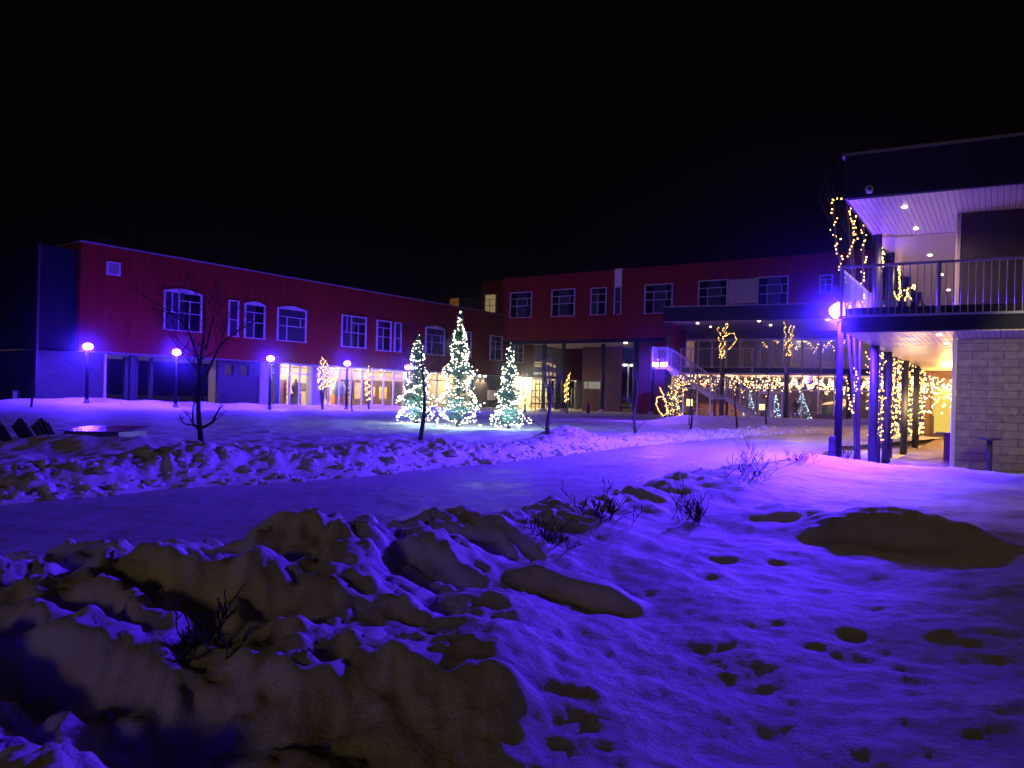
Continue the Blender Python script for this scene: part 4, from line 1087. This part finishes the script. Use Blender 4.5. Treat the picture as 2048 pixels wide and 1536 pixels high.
# tall tree at the gallery's corner
wrapped(15.4, (1716, 900), [[(1708, 800), (1694, 640), (1686, 560), (1670, 470), (1667, 400)], [(1715, 800), (1704, 600), (1700, 480), (1692, 392)], [(1718, 800), (1722, 640), (1726, 540), (1728, 470), (1729, 400)], [(1712, 760), (1708, 600), (1704, 460), (1722, 410)]],
        'tallest bare tree, lights draped to the roof at the gallery corner', 'warm lights draped down the tallest tree at the gallery corner', 31, 606, 385, 'warm_bulb', .0155, .075, .05, .035,
        [[(1667, 400), (1682, 397), (1694, 388), (1703, 394), (1699, 430), (1708, 455), (1707, 470)], [(1728, 398), (1712, 425), (1706, 455), (1714, 475), (1704, 490), (1698, 510), (1694, 518)],
         [(1692, 755), (1697, 790), (1702, 828), (1710, 790), (1716, 755), (1708, 735)]], nolit=(1, 3))
wrapped(17.2, (1752, 905), [[(1750, 800), (1752, 640), (1756, 480)], [(1758, 800), (1762, 640), (1765, 500)], [(1745, 800), (1742, 700)]],
        'bare tree behind the first gallery post, lit on both storeys', 'warm lights on the tree behind the first gallery post', 33, 880, 690, 'warm_bulb', .0165, .030, .09, .05,
        [[(1750, 480), (1752, 500), (1754, 540), (1752, 545)], [(1755, 473), (1764, 490), (1766, 520), (1761, 550), (1750, 566), (1757, 570)]])
wrapped(19.4, (1778, 900), [[(1775, 800), (1770, 700), (1775, 600)], [(1782, 800), (1784, 700), (1798, 560)], [(1788, 810), (1795, 720)]],
        'bare tree between the second and third gallery posts', 'warm lights on the tree between second and third gallery posts', 35, 878, 690, 'warm_bulb', .018, .030, .10, .05,
        [[(1779, 560), (1783, 575), (1790, 590), (1798, 600)], [(1797, 533), (1799, 560), (1801, 585), (1798, 598)], [(1810, 580), (1820, 577), (1828, 570), (1829, 578)], [(1810, 600), (1815, 585), (1822, 600)]])
wrapped(21.8, (1808, 893), [[(1806, 800), (1800, 720)], [(1812, 800), (1818, 730)], [(1800, 850), (1792, 780), (1795, 740)]],
        'bare tree beside the third gallery post with dense lights', 'dense warm lights on the tree beside the third gallery post', 37, 876, 690, 'warm_bulb', .0195, .030, .12, .05)
wrapped(24.5, (1834, 886), [[(1832, 800), (1828, 730)], [(1838, 800), (1842, 740)], [(1828, 850), (1820, 790), (1822, 750)]],
        'bare tree beside the fourth gallery post with dense lights', 'dense warm lights on the tree beside the fourth gallery post', 39, 872, 690, 'warm_bulb', .021, .030, .13, .05,
        [[(1815, 855), (1822, 864), (1838, 860), (1846, 845)]])
wrapped(27.5, (1858, 878), [[(1858, 800), (1855, 740)], [(1864, 810), (1868, 760)], [(1868, 850), (1872, 800)]],
        'bare tree at the far end of the gallery with golden lights', 'golden lights on the tree at the far gallery end', 41, 872, 705, 'warm_bulb', .023, .030, .14, .05,
        [[(1856, 865), (1866, 862), (1874, 850), (1876, 835)]])
# trees before the restaurant
wrapped(37.6, (1352, 838), [[(1350, 800), (1362, 780), (1358, 750)], [(1348, 820), (1345, 790), (1355, 765), (1370, 750)], [(1340, 822), (1336, 800), (1352, 770)], [(1355, 800), (1372, 765), (1385, 760)]],
        'thickly lit bare tree under the stair top landing', 'thick golden lights on the tree under the stair landing', 43, 832, 742, 'warm_bulb', .021, .06, .20, .03,
        [[(1319, 775), (1324, 784), (1328, 793)], [(1326, 793), (1315, 795), (1312, 808), (1318, 822), (1326, 832), (1334, 826), (1332, 805), (1326, 793)]])
wrapped(38.2, (1443, 850), [[(1444, 745), (1446, 715), (1450, 675), (1455, 645)], [(1443, 745), (1440, 700), (1437, 652)], [(1448, 745), (1447, 690), (1449, 648)]],
        'bare tree at the middle restaurant post, lights above the railing', 'golden lights with a looping strand at the middle restaurant post', 45, 716, 640, 'warm_bulb', .019, .085, .06, .02,
        [[(1451, 672), (1460, 667), (1468, 666), (1473, 678), (1470, 685), (1462, 694), (1458, 700)], [(1440, 700), (1442, 710), (1451, 715)]])
wrapped(38.0, (1573, 850), [[(1574, 745), (1572, 700), (1569, 642)], [(1576, 745), (1582, 690), (1587, 650)], [(1577, 745), (1579, 690), (1580, 648)]],
        'bare tree at the right restaurant post, two strands above the railing', 'twin golden strands at the right restaurant post', 47, 712, 640, 'warm_bulb', .019, .085, .05, .02)
# trees before the wing
wrapped(50.0, (645, 820), [[(644, 790), (640, 760), (645, 735), (643, 715)], [(646, 790), (652, 765), (654, 745), (653, 722)], [(640, 775), (636, 755), (640, 732)], [(648, 775), (656, 770), (662, 757)]],
        'bare tree lit in gold before the pale pier of the red wing', 'gold lights on the tree before the pale pier', 49, 780, 710, 'warm_bulb', .034, .08, .10, .07)
wrapped(54.0, (738, 822), [[(737, 800), (736, 770), (739, 732)], [(734, 795), (733, 765), (737, 738)]],
        'slender tree lit in gold before the gallery windows', 'gold lights on the slender tree before the gallery windows', 51, 800, 730, 'warm_bulb', .034, .08, .10, .07)
wrapped(60.0, (1050, 822), [[(1050, 800), (1044, 770), (1042, 755)], [(1052, 800), (1060, 775), (1062, 765)], [(1050, 790), (1051, 765)]],
        'bare tree lit in amber between the smallest conifer and entrance', 'amber lights on the tree by the smallest conifer', 53, 806, 752, 'warm_bulb', .032, .09, .10, .06)
wrapped(62.0, (1134, 822), [[(1132, 800), (1133, 770), (1137, 752)], [(1131, 790), (1130, 765)], [(1136, 760), (1140, 745)]],
        'narrow tree lit in amber beside the entrance door', 'amber lights on the narrow tree by the entrance door', 55, 805, 742, 'warm_bulb', .032, .08, .08, .06)

# garlands inside the restaurant
for i, (x0, x1, y, n, lb) in enumerate(((1342, 1400, 752, 80, 'peach garland inside the glass beneath the upper stair flight'), (1400, 1470, 760, 120, 'peach garland inside the glass behind the middle landing'),
                                       (1470, 1520, 762, 100, 'peach garland inside the glass left of the double doors'), (1520, 1574, 763, 110, 'peach garland inside the glass above the double doors'),
                                       (1574, 1636, 765, 190, 'dense peach garland inside the glass right of the doors'), (1636, 1690, 770, 190, 'dense peach garland inside the glass behind the lamp post'),
                                       (1700, 1790, 770, 220, 'peach garland inside the glass behind the near gallery trees'), (1790, 1850, 772, 170, 'peach garland inside the glass behind the far gallery trees'))):
    rnd = random.Random(60+i); pts = []
    for k in range(n):
        f = k/(n-1); x = x0+(x1-x0)*f; oo = rnd.uniform(-3.2, -1.0)
        yv = y-4+16*math.sin(f*math.pi*3+i)**2+rnd.gauss(0, 8 if i < 4 else 5)
        a, z = FR.px(x, yv, oo); pts.append(FR.pt(a, min(z, zl0-.12), oo))
    string_lights(lb, [pts[:len(pts)//2], pts[len(pts)//2:]], pts, M['peach_bulb'], .030, 'peach garlands inside the restaurant')
for i, (x, y) in enumerate(((1390, 770), (1460, 768), (1530, 766), (1600, 768), (1665, 770), (1760, 775))):
    a, z = FR.px(x, y, -2.4); point('garland_glow', FR.pt(a, 2.2, -2.4), (1, .52, .30), 140, .15)
for i, (x0, x1, y, n, lb) in enumerate(((1526, 1570, 686, 26, 'short warm strand indoors over the balcony doors'), (1590, 1640, 690, 34, 'warm strand indoors right of the balcony doors'), (1645, 1690, 694, 30, 'warm strand indoors behind the lamp post upstairs'))):
    rnd = random.Random(160+i); pts = []
    for k in range(n):
        f = k/(n-1); x = x0+(x1-x0)*f; oo = -7.4+rnd.uniform(-.5, .4)
        a, z = FR.px(x, y+9*math.sin(f*9+i)+rnd.gauss(0, 3), oo); pts.append(FR.pt(a, z, oo))
    string_lights(lb, [pts], pts, M['peach_bulb'], .024, 'warm strands in the upstairs room')
# chandelier cluster at the walkway's end
rnd = random.Random(91); pts = []
for k in range(110):
    a = rnd.uniform(-.75, .38); q = dp+dn_*rnd.uniform(.5, 2.0)+dv*a; q.z = 1.93+rnd.gauss(0, .17)-(a+.7)*.12; pts.append(q)
for k in range(40):
    q = dp+dn_*rnd.uniform(.3, 1.6)+dv*rnd.uniform(-.8, .2); q.z = rnd.uniform(.9, 1.8); pts.append(q)
string_lights('brightest orange cluster of lights at the far end of the boardwalk', [pts[:60:3], pts[1:60:3]], pts, M['peach_bulb'], .024, 'lights at the walkway end')
point('walkway_end_glow', dp+dn_*1.6+V((0, 0, 1.75)), (1, .46, .12), 380, .3)
point('walkway_glow', C0+DC*9+FG.d*.4+V((0, 0, 1.2)), (1, .56, .22), 110, .4)

# lit trees added indoors in place of conifer reflections on the glass
for i, (x, yt, yb, oo, w, lb) in enumerate(((1604, 786, 842, -2.0, .55, 'largest of the indoor trees, cool white lights, put in for a conifer reflection, right of the doors'), (1500, 786, 828, -2.6, .42, 'indoor tree with cool white lights left of the doors'), (1552, 790, 842, -1.4, .36, 'indoor tree with cool white lights behind the double doors'))):
    rnd = random.Random(70+i); a, z1 = FR.px(x, yt, oo); b = FR.pt(a, gb, oo); Ht = z1-gb
    t = thing('reflected_tree', lb, 'reflected tree', b, 'trees added behind the restaurant glass as reflections')
    m = MB(); m.tube([b, b+V((0, 0, Ht))], [.05, .01], 8); m.build('trunk', M['bark'], t)
    m = MB(); pts = []
    for k in range(900):
        f = rnd.random(); an = rnd.uniform(0, 6.28); rr = w*(1.02-f)*rnd.uniform(.3, 1)
        q = b+V((rr*math.cos(an), rr*math.sin(an), Ht*(.12+.88*f))); d = V((math.cos(an), math.sin(an), rnd.uniform(-.5, .3)))*rnd.uniform(.06, .14)
        wv = V((rnd.uniform(-1, 1), rnd.uniform(-1, 1), rnd.uniform(-1, 1)))*.016
        m.add([q-wv, q+wv, q+d], [(0, 1, 2)])
        if k < 110: pts.append(b+V((w*(1.05-f)*math.cos(an), w*(1.05-f)*math.sin(an), Ht*(.12+.88*f))))
    m.build('crown', M['needle'], t)
    string_lights('reflected cool lights on the '+lb.split(',')[0].replace('indoor tree with cool white lights', 'indoor tree'), [pts[:40:2]], pts, M['reflected_bulb'], .026, 'bulbs added behind the glass as reflections')

# ------------------------------------------------------------------ small things round the terrace
for (x, y, D, lb) in ((1379, 805, 31.0, 'glowing box lantern on a thin post before the stair'), (1524, 814, 35.5, 'glowing box lantern on a thin post left of the doors')):
    p = at(x, y, D); z0 = h1(p.x, p.y)
    t = thing('lantern', lb, 'lantern', (p.x, p.y, z0))
    m = MB(); m.tube([(p.x, p.y, z0-.1), (p.x, p.y, p.z-.17)], .025, 8); m.build('post', M['steel'], t)
    m = MB(); m.obox(p, (.115, 0, 0), (0, .08, 0), (0, 0, .15)); m.build('lamp_shade', M['lantern'], t)
    m = MB(); m.obox(p+V((0, 0, .175)), (.135, 0, 0), (0, .10, 0), (0, 0, .02)); m.obox(p-V((0, 0, .165)), (.125, 0, 0), (0, .09, 0), (0, 0, .012)); m.build('frame', M['steel'], t)
def braced(x0, x1, yb, yt, flip, lb):
    a, z0 = FR.px(x0, yb, .9); b, _ = FR.px(x1, yb, .9); _, z1 = FR.px((x0+x1)/2, yt, .9)
    t = thing('ramp_guard', lb, 'guard rail', FR.pt(a, z0, .9), 'white timber guards on the terrace')
    u, w = (a, b) if flip else (b, a)
    m = MB(); m.bar(FR.pt(u, -.1, .9), FR.pt(u, z1+.05, .9), .09); m.build('post', M['white'], t)
    m = MB(); m.bar(FR.pt(u, z1, .9), FR.pt(w, z0, .9), .08); m.build('brace', M['white'], t)
braced(1335, 1358, 842, 820, True, 'white braced guard below the thickly lit tree'); braced(1408, 1426, 842, 826, False, 'white braced guard left of the stair support'); braced(1452, 1470, 842, 828, True, 'white braced guard right of the stair support')
a0, _ = FR.px(1633, 840, 1.2); a1, _ = FR.px(1690, 840, 1.2); zt_ = FR.px(1660, 832, 1.2)[1]
t = thing('slatted_fence', 'low violet lit slatted fence on the terrace left of the lamp post', 'fence', FR.pt(a0, 0, 1.2))
m = MB()
for k in range(16): a = a0+(a1-a0)*(k+.5)/16; FR.box(m, a-.045, a+.045, -.1, zt_, 1.2, 1.225)
m.build('slats', M['deck'], t)
m = MB(); FR.box(m, a0, a1, zt_+.001, zt_+.04, 1.16, 1.26); m.build('top_rail', M['deck'], t)
# mushroom heater / parasol lamp
a, z = FR.px(1667, 806, -2.2); b = FR.pt(a, gb, -2.2)
t = thing('parasol', 'pale parasol glowing indoors behind the slatted fence', 'parasol', b)
m = MB(); m.tube([b, V((b.x, b.y, z))], .03, 8); m.build('pole', M['frame'], t)
m = MB(); m.lathe((b.x, b.y, z-.12), [(.62, 0), (.55, .07), (.3, .15), (.03, .2)], 20); m.build('canopy', M['cream'], t, True)
for i, x in enumerate((1655, 1677)):
    a, z = FR.px(x, 826, -1.2); b = FR.pt(a, gb, -1.2)
    t = thing('terrace_chair', ('left' if i == 0 else 'right')+' green chair of two behind the slatted fence', 'chair', b, 'green chairs behind the fence')
    gm = M.setdefault('green', pm('green_seat', (.05, .22, .12), .6))
    m = MB(); m.obox(b+V((0, 0, .45)), FR.d*.23, FR.n*.22, V((0, 0, .03))); m.build('seat', gm, t)
    m = MB(); m.obox(b+FR.n*-.2+V((0, 0, .78)), FR.d*.23, FR.n*.025, V((0, 0, .28))); m.build('backrest', gm, t)
    for s1 in (-1, 1):
        for s2 in (-1, 1):
            m = MB(); q = b+FR.d*.2*s1+FR.n*.19*s2; m.tube([q, q+V((0, 0, .42))], .018, 6); m.build('leg', M['steel'], t)
# dining tables indoors
for i, (x, oo, lb) in enumerate(((1395, -2.2, 'round table indoors behind the upper stair flight'), (1470, -1.8, 'round table indoors behind the lower stair flight'), (1625, -1.6, 'round table indoors right of the largest reflected tree'))):
    a, _ = FR.px(x, 830, oo); b = FR.pt(a, gb, oo)
    t = thing('dining_table', lb, 'table', b, 'round tables indoors')
    m = MB(); m.lathe(b+V((0, 0, .72)), [(.42, 0), (.45, .015), (.45, .04)], 24); m.build('table_top', M['deck'], t)
    m = MB(); m.lathe(b, [(.26, 0), (.24, .03), (.04, .08), (.035, .72)], 16); m.build('pedestal', M['steel'], t)

# a person in the room, seen to the waist over the snow
def person(b, h, label):
    f = h/1.72
    me = bpy.data.meshes.new('person')
    J_ = [((0, 0, .95), .15, .11), ((0, 0, 1.15), .14, .10), ((0, .0, 1.38), .18, .11), ((0, 0, 1.48), .06, .06), ((0, -.01, 1.56), .06, .065), ((0, -.02, 1.64), .085, .10), ((0, -.01, 1.71), .06, .07),
          ((.10, 0, .88), .09, .09), ((.10, -.01, .50), .062, .062), ((.10, .01, .09), .042, .042), ((.11, -.12, .04), .04, .03),
          ((-.10, 0, .88), .09, .09), ((-.10, -.01, .50), .062, .062), ((-.10, .01, .09), .042, .042), ((-.11, -.12, .04), .04, .03),
          ((.19, 0, 1.41), .06, .06), ((.25, .02, 1.13), .045, .045), ((.20, -.18, 1.02), .035, .035), ((.16, -.26, 1.03), .03, .02),
          ((-.19, 0, 1.41), .06, .06), ((-.25, .02, 1.13), .045, .045), ((-.20, -.18, 1.05), .035, .035), ((-.16, -.26, 1.08), .03, .02)]
    E_ = [(0, 1), (1, 2), (2, 3), (3, 4), (4, 5), (5, 6), (0, 7), (7, 8), (8, 9), (9, 10), (0, 11), (11, 12), (12, 13), (13, 14), (2, 15), (15, 16), (16, 17), (17, 18), (2, 19), (19, 20), (20, 21), (21, 22)]
    me.from_pydata([V(j[0])*f for j in J_], E_, [])
    o = bpy.data.objects.new('person', me); col.objects.link(o); o.location = b
    me.materials.append(pm('dark_clothing', (.03, .028, .035), .8)); WL[o.name] = V(b)
    md = o.modifiers.new('skin', 'SKIN'); 
    for i, j in enumerate(J_):
        me.skin_vertices[0].data[i].radius = (j[1]*f, j[2]*f)
    me.skin_vertices[0].data[0].use_root = True
    o.modifiers.new('sub', 'SUBSURF').levels = 2; o.modifiers['sub'].render_levels = 2
    tag(o, label, 'person')
    m = MB(); m.lathe(b+V((0, -.012, 1.60))*f if False else V((b.x, b.y+.01, b.z+1.62*f)), [(.02, -.06), (.098, -.02), (.105, .04), (.08, .10), (.02, .125)], 14)
    m.build('hair', M['barkdark'], o, True)
    sk = pm('skin_tone', (.45, .27, .2), .6)
    m = MB(); c = V((b.x, b.y-.075, b.z+1.615*f)); m.ico(c, .062); m.obox(c+V((0, -.062, 0)), (.01, 0, 0), (0, .015, 0), (0, 0, .02)); m.build('face', sk, o, True)
    for s in (-1, 1):
        m = MB(); hnd = V((b.x+s*.15*f, b.y-.29*f, b.z+1.05*f))
        m.obox(hnd, (.03, 0, 0), (0, .035, 0), (0, 0, .012))
        for k in range(4): m.tube([hnd+V(((k-1.5)*.015, -.03, 0)), hnd+V(((k-1.5)*.016, -.062, -.006)), hnd+V(((k-1.5)*.016, -.085, -.025))], .007, 6)
        m.tube([hnd+V((-s*.028, 0, 0)), hnd+V((-s*.05, -.025, -.01))], .008, 6)
        m.build('hand', sk, o, True)
    return o
a, _ = FR.px(1590, 830, -1.3); person(FR.pt(a, gb, -1.3), 1.5, 'person in dark clothes standing indoors right of the double doors')

# ------------------------------------------------------------------ paintings and plinths of the lit room
for (x, yt, yb, w, oo, c, lb) in ((571, 762, 787, 10, -7.6, (.55, .30, .08), 'small ochre painting in the narrow lit bay'), (660, 764, 796, 13, -7.6, (.5, .55, .5), 'pale grey painting left in the long lit room'),
                                  (716, 766, 798, 17, -7.6, (.6, .45, .3), 'tan painting behind the middle windows'), (745, 774, 794, 10, -5.0, (.75, .36, .06), 'narrow amber panel behind the slender gold tree'),
                                  (765, 774, 798, 17, -5.2, (.85, .50, .05), 'large yellow painting behind the right windows'), (692, 762, 792, 10, -7.6, (.06, .08, .09), 'slim dark teal painting behind the left windows'),
                                  (790, 772, 800, 14, -7.6, (.05, .045, .04), 'tall black panel behind the right windows'), (605, 768, 780, 9, -7.6, (.3, .28, .22), 'small dark framed print in the narrow lit bay')):
    s0, z0 = FL.px(x-w/2, yb, oo); s1, z1 = FL.px(x+w/2, yt, oo)
    t = thing('painting', lb, 'painting', FL.pt((s0+s1)/2, z0, oo))
    m = MB(); FL.box(m, s0, s1, z0, z1, oo+.02, oo+.05); m.build('canvas', pm('paint_'+lb.split()[1], c, .6, .7, 2.2, .1), t)
    m = MB(); FL.box(m, s0-.05, s0-.002, z0, z1, oo, oo+.07); FL.box(m, s1+.002, s1+.05, z0, z1, oo, oo+.07); FL.box(m, s0-.05, s1+.05, z1, z1+.05, oo, oo+.07); FL.box(m, s0-.05, s1+.05, z0-.05, z0, oo, oo+.07)
    m.build('frame', M['barkdark'], t)
for (x, yt, w, c, lb) in ((671, 790, 12, (.35, .5, .5), 'orange plinth with a pale blue vase near the pale pier'), (683, 790, 10, (.55, .6, .5), 'orange plinth with a pale green vase by the left windows'), (591, 787, 14, (.1, .09, .08), 'dark plinth with a black sculpture in the narrow bay')):
    oo = -3.4; s0, z1 = FL.px(x-w/2, yt, oo); s1, _ = FL.px(x+w/2, yt, oo); cc = FL.pt((s0+s1)/2, GB, oo)
    t = thing('display_plinth', lb, 'plinth', cc)
    m = MB(); FL.box(m, s0, s1, GB, z1, oo-.3, oo+.3); m.build('plinth', pm('plinth_paint', (.5, .26, .1) if 'orange' in lb else (.1, .09, .08), .6), t)
    v_ = thing('vase', lb.split('with a ')[1].split(' near')[0].split(' by')[0].split(' in the')[0]+' standing on the '+lb.split(' with')[0]+' '+lb.split()[-2]+' '+lb.split()[-1], 'vase', (cc.x, cc.y, z1))
    m = MB(); m.lathe((cc.x, cc.y, z1), [(.16, 0), (.30, .3), (.34, .6), (.2, .95), (.13, 1.05), (.18, 1.15)], 20); m.build('vessel', pm('vase_glaze', c, .3), v_, True)
for x in (560, 600, 660, 705, 750, 795, 850, 905):
    p = FL.pt(X(x)+.8, zs-.6, -4.2); point('gallery_room_light', p, (1, .72, .38), 520, .2)
point('lobby_light', FL.pt(X(1085, -.2), 2.6, -2.2), (1, .82, .42), 1500, .3)
point('lobby_light', FL.pt(X(1140, -.2), 2.6, -2.0), (1, .82, .42), 900, .3)
point('porch_light', FL.pt(X(1042), zs-.5, -1.4), (1, .66, .28), 420, .2)
point('upper_room_light', FR.pt(2.5, zt+.1, -8.5), (1, .6, .36), 420, .2); point('upper_room_light', FR.pt(6.5, zt+.1, -8.5), (1, .62, .4), 420, .2)
# yellow light on the ground behind the open passage of the wing
spot('yard_light', FL.pt(X(300), 5.5, -22), FL.pt(X(330), 0, -14), (1, .72, .28), 2600, 110)

# ------------------------------------------------------------------ left edge: fire table, chairs, stair
g = at(176, 870, 14.0)
ft = thing('fire_table', 'low square fire table glazed with shining ice', 'fire table', (g.x, g.y+.6, 0))
cxx, cyy = g.x, g.y+.65
m = MB(); m.box(cxx-.55, cxx+.55, cyy-.55, cyy+.55, -.3, .27); m.build('base', M['glaze'], ft)
for k in range(3):
    gX, gY = np.meshgrid(np.linspace(-.62+k*.42, -.62+k*.42+.39, 30), np.linspace(-.75, .75, 90))
    tz = .315+.0045*fbm((gX+3+k)/.26, gY/.22, 3)+.030*gY
    po = sheet('ice_panel', gX, gY, tz, M['glaze'], (0, 0, 0)); po.parent = ft; po.location = (0, .05, 0)
def adirondack(p, rz, label):
    t = thing('lawn_chair', label, 'chair', p, 'dark slatted chairs round the fire table'); t.rotation_euler = (0, 0, 0)
    c, s = math.cos(rz), math.sin(rz)
    def T(x, y, z): return V((p[0]+c*x-s*y, p[1]+s*x+c*y, p[2]+z))
    m = MB()
    for k in range(6): m.bar(T(-.24, -.35+k*.105, .40-.028*k), T(.24, -.35+k*.105, .40-.028*k), .09, .02)
    m.build('seat', M['chair'], t)
    m = MB()
    for k in range(5):
        x = -.22+k*.11; top = .98-.05*abs(k-2); m.bar(T(x, .20, .25), T(x*1.15, .20+.36, top), .095, .02, (0, 1, 0))
    m.build('backrest', M['chair'], t)
    for q in (-.30, .30):
        m = MB(); m.bar(T(q, -.42, .56), T(q, .36, .53), .12, .025); m.build('armrest', M['chair'], t)
        m = MB(); m.bar(T(q, -.36, -.05), T(q, -.36, .545), .09, .03, (0, 1, 0)); m.build('leg', M['chair'], t)
        m = MB(); m.bar(T(q*.9, -.38, .38), T(q*.9, .62, -.02), .03, .10); m.build('leg', M['chair'], t)
    return t
for (x, y, rz, lb) in ((10, 893, 2.6, 'dark slatted lawn chair cut by the left edge'), (62, 890, 1.9, 'dark slatted lawn chair between the edge chair and fire table'), (100, 886, 1.75, 'dark slatted lawn chair nearest the icy fire table')):
    g = at(x+48, 800, 13.0); g.z = -.42; adirondack(g, rz, lb)

t = thing('garden_stair', 'pale sided outdoor stair descending at the left edge', 'staircase', at(10, 812, 44))
A, B = at(-60, 690, 44), at(27, 812, 44)
m = MB(); 
for k in range(12):
    q = A+(B-A)*k/12; m.box(q.x, q.x+.24, q.y, q.y+1.2, q.z-.18, q.z-.12)
m.build('treads', M['pier'], t)
m = MB(); up = V((0, 0, 1.5)); n = 18
for k in range(n):
    q = A+(B-A)*k/n; q2 = A+(B-A)*(k+.85)/n
    m.add([q, q2, q2+up, q+up, q+V((0, .04, 0)), q2+V((0, .04, 0)), q2+up+V((0, .04, 0)), q+up+V((0, .04, 0))], [(0, 1, 2, 3), (7, 6, 5, 4), (3, 2, 6, 7), (0, 4, 5, 1), (0, 3, 7, 4), (1, 5, 6, 2)])
m.build('side_panel', M['pier'], t)
for x, lb in ((32, 'pale square gate post at the foot of the left stair'), (70, 'pale square gate post left of the dark end wall'), (82, 'pale square gate post against the dark end wall')):
    q = at(x, 813, 40.5)
    t = thing('gate_post', lb, 'post', (q.x, q.y, -.1), 'pale gate posts at the left end')
    m = MB(); m.box(q.x-.12, q.x+.12, q.y-.12, q.y+.12, -.1, at(x, 783, 40.5).z); m.build('post', M['pier'], t)
    m = MB(); zt2 = at(x, 783, 40.5).z; m.box(q.x-.14, q.x+.14, q.y-.14, q.y+.14, zt2+.001, zt2+.06); m.build('cap', M['cap'], t)

# ------------------------------------------------------------------ twigs in the snow
def shrub(x, y, z, n, L, label, seed, D=None):
    rnd = random.Random(seed); g = gp(x, y, z); g.z = h1(g.x, g.y)-.03
    m = MB()
    for k in range(n):
        an = rnd.uniform(0, 6.28); q = g+V((rnd.gauss(0, L*.28), rnd.gauss(0, L*.2), 0)); q.z = h1(q.x, q.y)-.03
        grow(m, q, V((math.cos(an)*.75, math.sin(an)*.75, rnd.uniform(.35, 1.2))), L*rnd.uniform(.4, .85), (.007*L+.001), 2, rnd, .5, .15)
    tag(m.build('shrub', M['shrubbark'], None, False, g), label, 'shrub', 'bare shrubs poking through the snow')
for a in ((1490, 982, .12, 20, .38, 'dense dark shrub alone on the smooth snow right of the bank'), (1385, 1035, .2, 22, .30, 'bare shrub low in the bank left of the dense dark shrub'), (1205, 1058, .25, 18, .24, 'bare shrub midway along the near bank of the path'),
          (1095, 1105, .25, 16, .17, 'thin bare shrub just above the bar shaped drift'), (415, 1345, .30, 11, .15, 'dark twigs leaning from a hollow at lower left'), (1600, 932, .12, 14, .26, 'bare shrub on the bank below the bollard'),
          (1690, 918, .1, 18, .26, 'bare shrub at the foot of the brightest lamp'), ):
    shrub(*a, seed=int(a[0]))
# clods thrown up along both edges of the cleared way
rnd = random.Random(5); m = MB()
for k in range(2600):
    far = k % 5 < 3
    x = rnd.uniform(-7, 12) if far else rnd.uniform(-2.6, 6.0)
    if far: y = float(np.interp(x, FX, FY))+rnd.expovariate(1/.75)-.12
    else: y = float(np.interp(x, NX, NY))-min(1.1, rnd.expovariate(1/.35))+.08
    if y < 1.7 or math.hypot(x-7.2, y-15.6) < .5: continue
    r_ = min(.13, rnd.lognormvariate(-3.55, .55))*(1 if far else .55)
    z = h1(x, y)+r_*.12; sq = rnd.uniform(.5, .9); n0 = len(m.v)
    m.ico((x, y, z), r_)
    for i in range(n0, len(m.v)):
        vx, vy, vz = m.v[i]; j = 1+rnd.uniform(-.32, .32); m.v[i] = (x+(vx-x)*j, y+(vy-y)*j, z+(vz-z)*j*sq)
tag(m.build('snow_clods', M['snow']), 'loose clods of ploughed snow scattered along the path edges', 'snow clods', kind='stuff')

# ------------------------------------------------------------------ night sky, town glow
w = bpy.data.worlds.new('World'); scene.world = w; w.use_nodes = True
nt = w.node_tree; nt.nodes.clear(); N = nt.nodes.new
out = N('ShaderNodeOutputWorld'); bg = N('ShaderNodeBackground'); bg.inputs[0].default_value = (1, .38, .42, 1); bg.inputs[1].default_value = .0014
nt.links.new(bg.outputs[0], out.inputs[0])
sl = bpy.data.lights.new('town_glow', 'SUN'); sl.energy = .115; sl.angle = R(7); sl.color = (1, .66, .30)
so = bpy.data.objects.new('town_glow', sl); col.objects.link(so); so.rotation_euler = (R(73), 0, R(-24))
spot('wall_lamp', at(2200, 640, 10.2), at(2040, 760, 13.4), (1, .84, .50), 95, 84, .5, .1)

m, nt2, out2 = nodes('lamp_halo_haze')  # bluish haze volume added to stand in for lens bloom round the lamps
pv_ = nt2.nodes.new('ShaderNodeVolumePrincipled'); pv_.inputs['Color'].default_value = (.50, .68, 1, 1)
pv_.inputs['Density'].default_value = HAZE; pv_.inputs['Anisotropy'].default_value = .985
nt2.links.new(pv_.outputs[0], out2.inputs['Volume'])
hb_ = MB(); hb_.box(-160, 160, -8, 135, -2.2, 17); tag(hb_.build('haze', m), 'thin haze added over the courtyard to give the lamps halos', 'haze', kind='stuff')
# ------------------------------------------------------------------ render
c = scene.cycles
c.use_denoising = True
try: c.denoiser = 'OPENIMAGEDENOISE'
except Exception: pass
c.max_bounces = 5; c.diffuse_bounces = 2; c.glossy_bounces = 3; c.transmission_bounces = 3; c.transparent_max_bounces = 16
c.caustics_reflective = False; c.caustics_refractive = False
c.sample_clamp_indirect = 4.0; c.blur_glossy = .5
c.use_light_tree = True
vs = scene.view_settings; vs.view_transform = 'Standard'; vs.look = 'None'; vs.exposure = 0; vs.gamma = 1
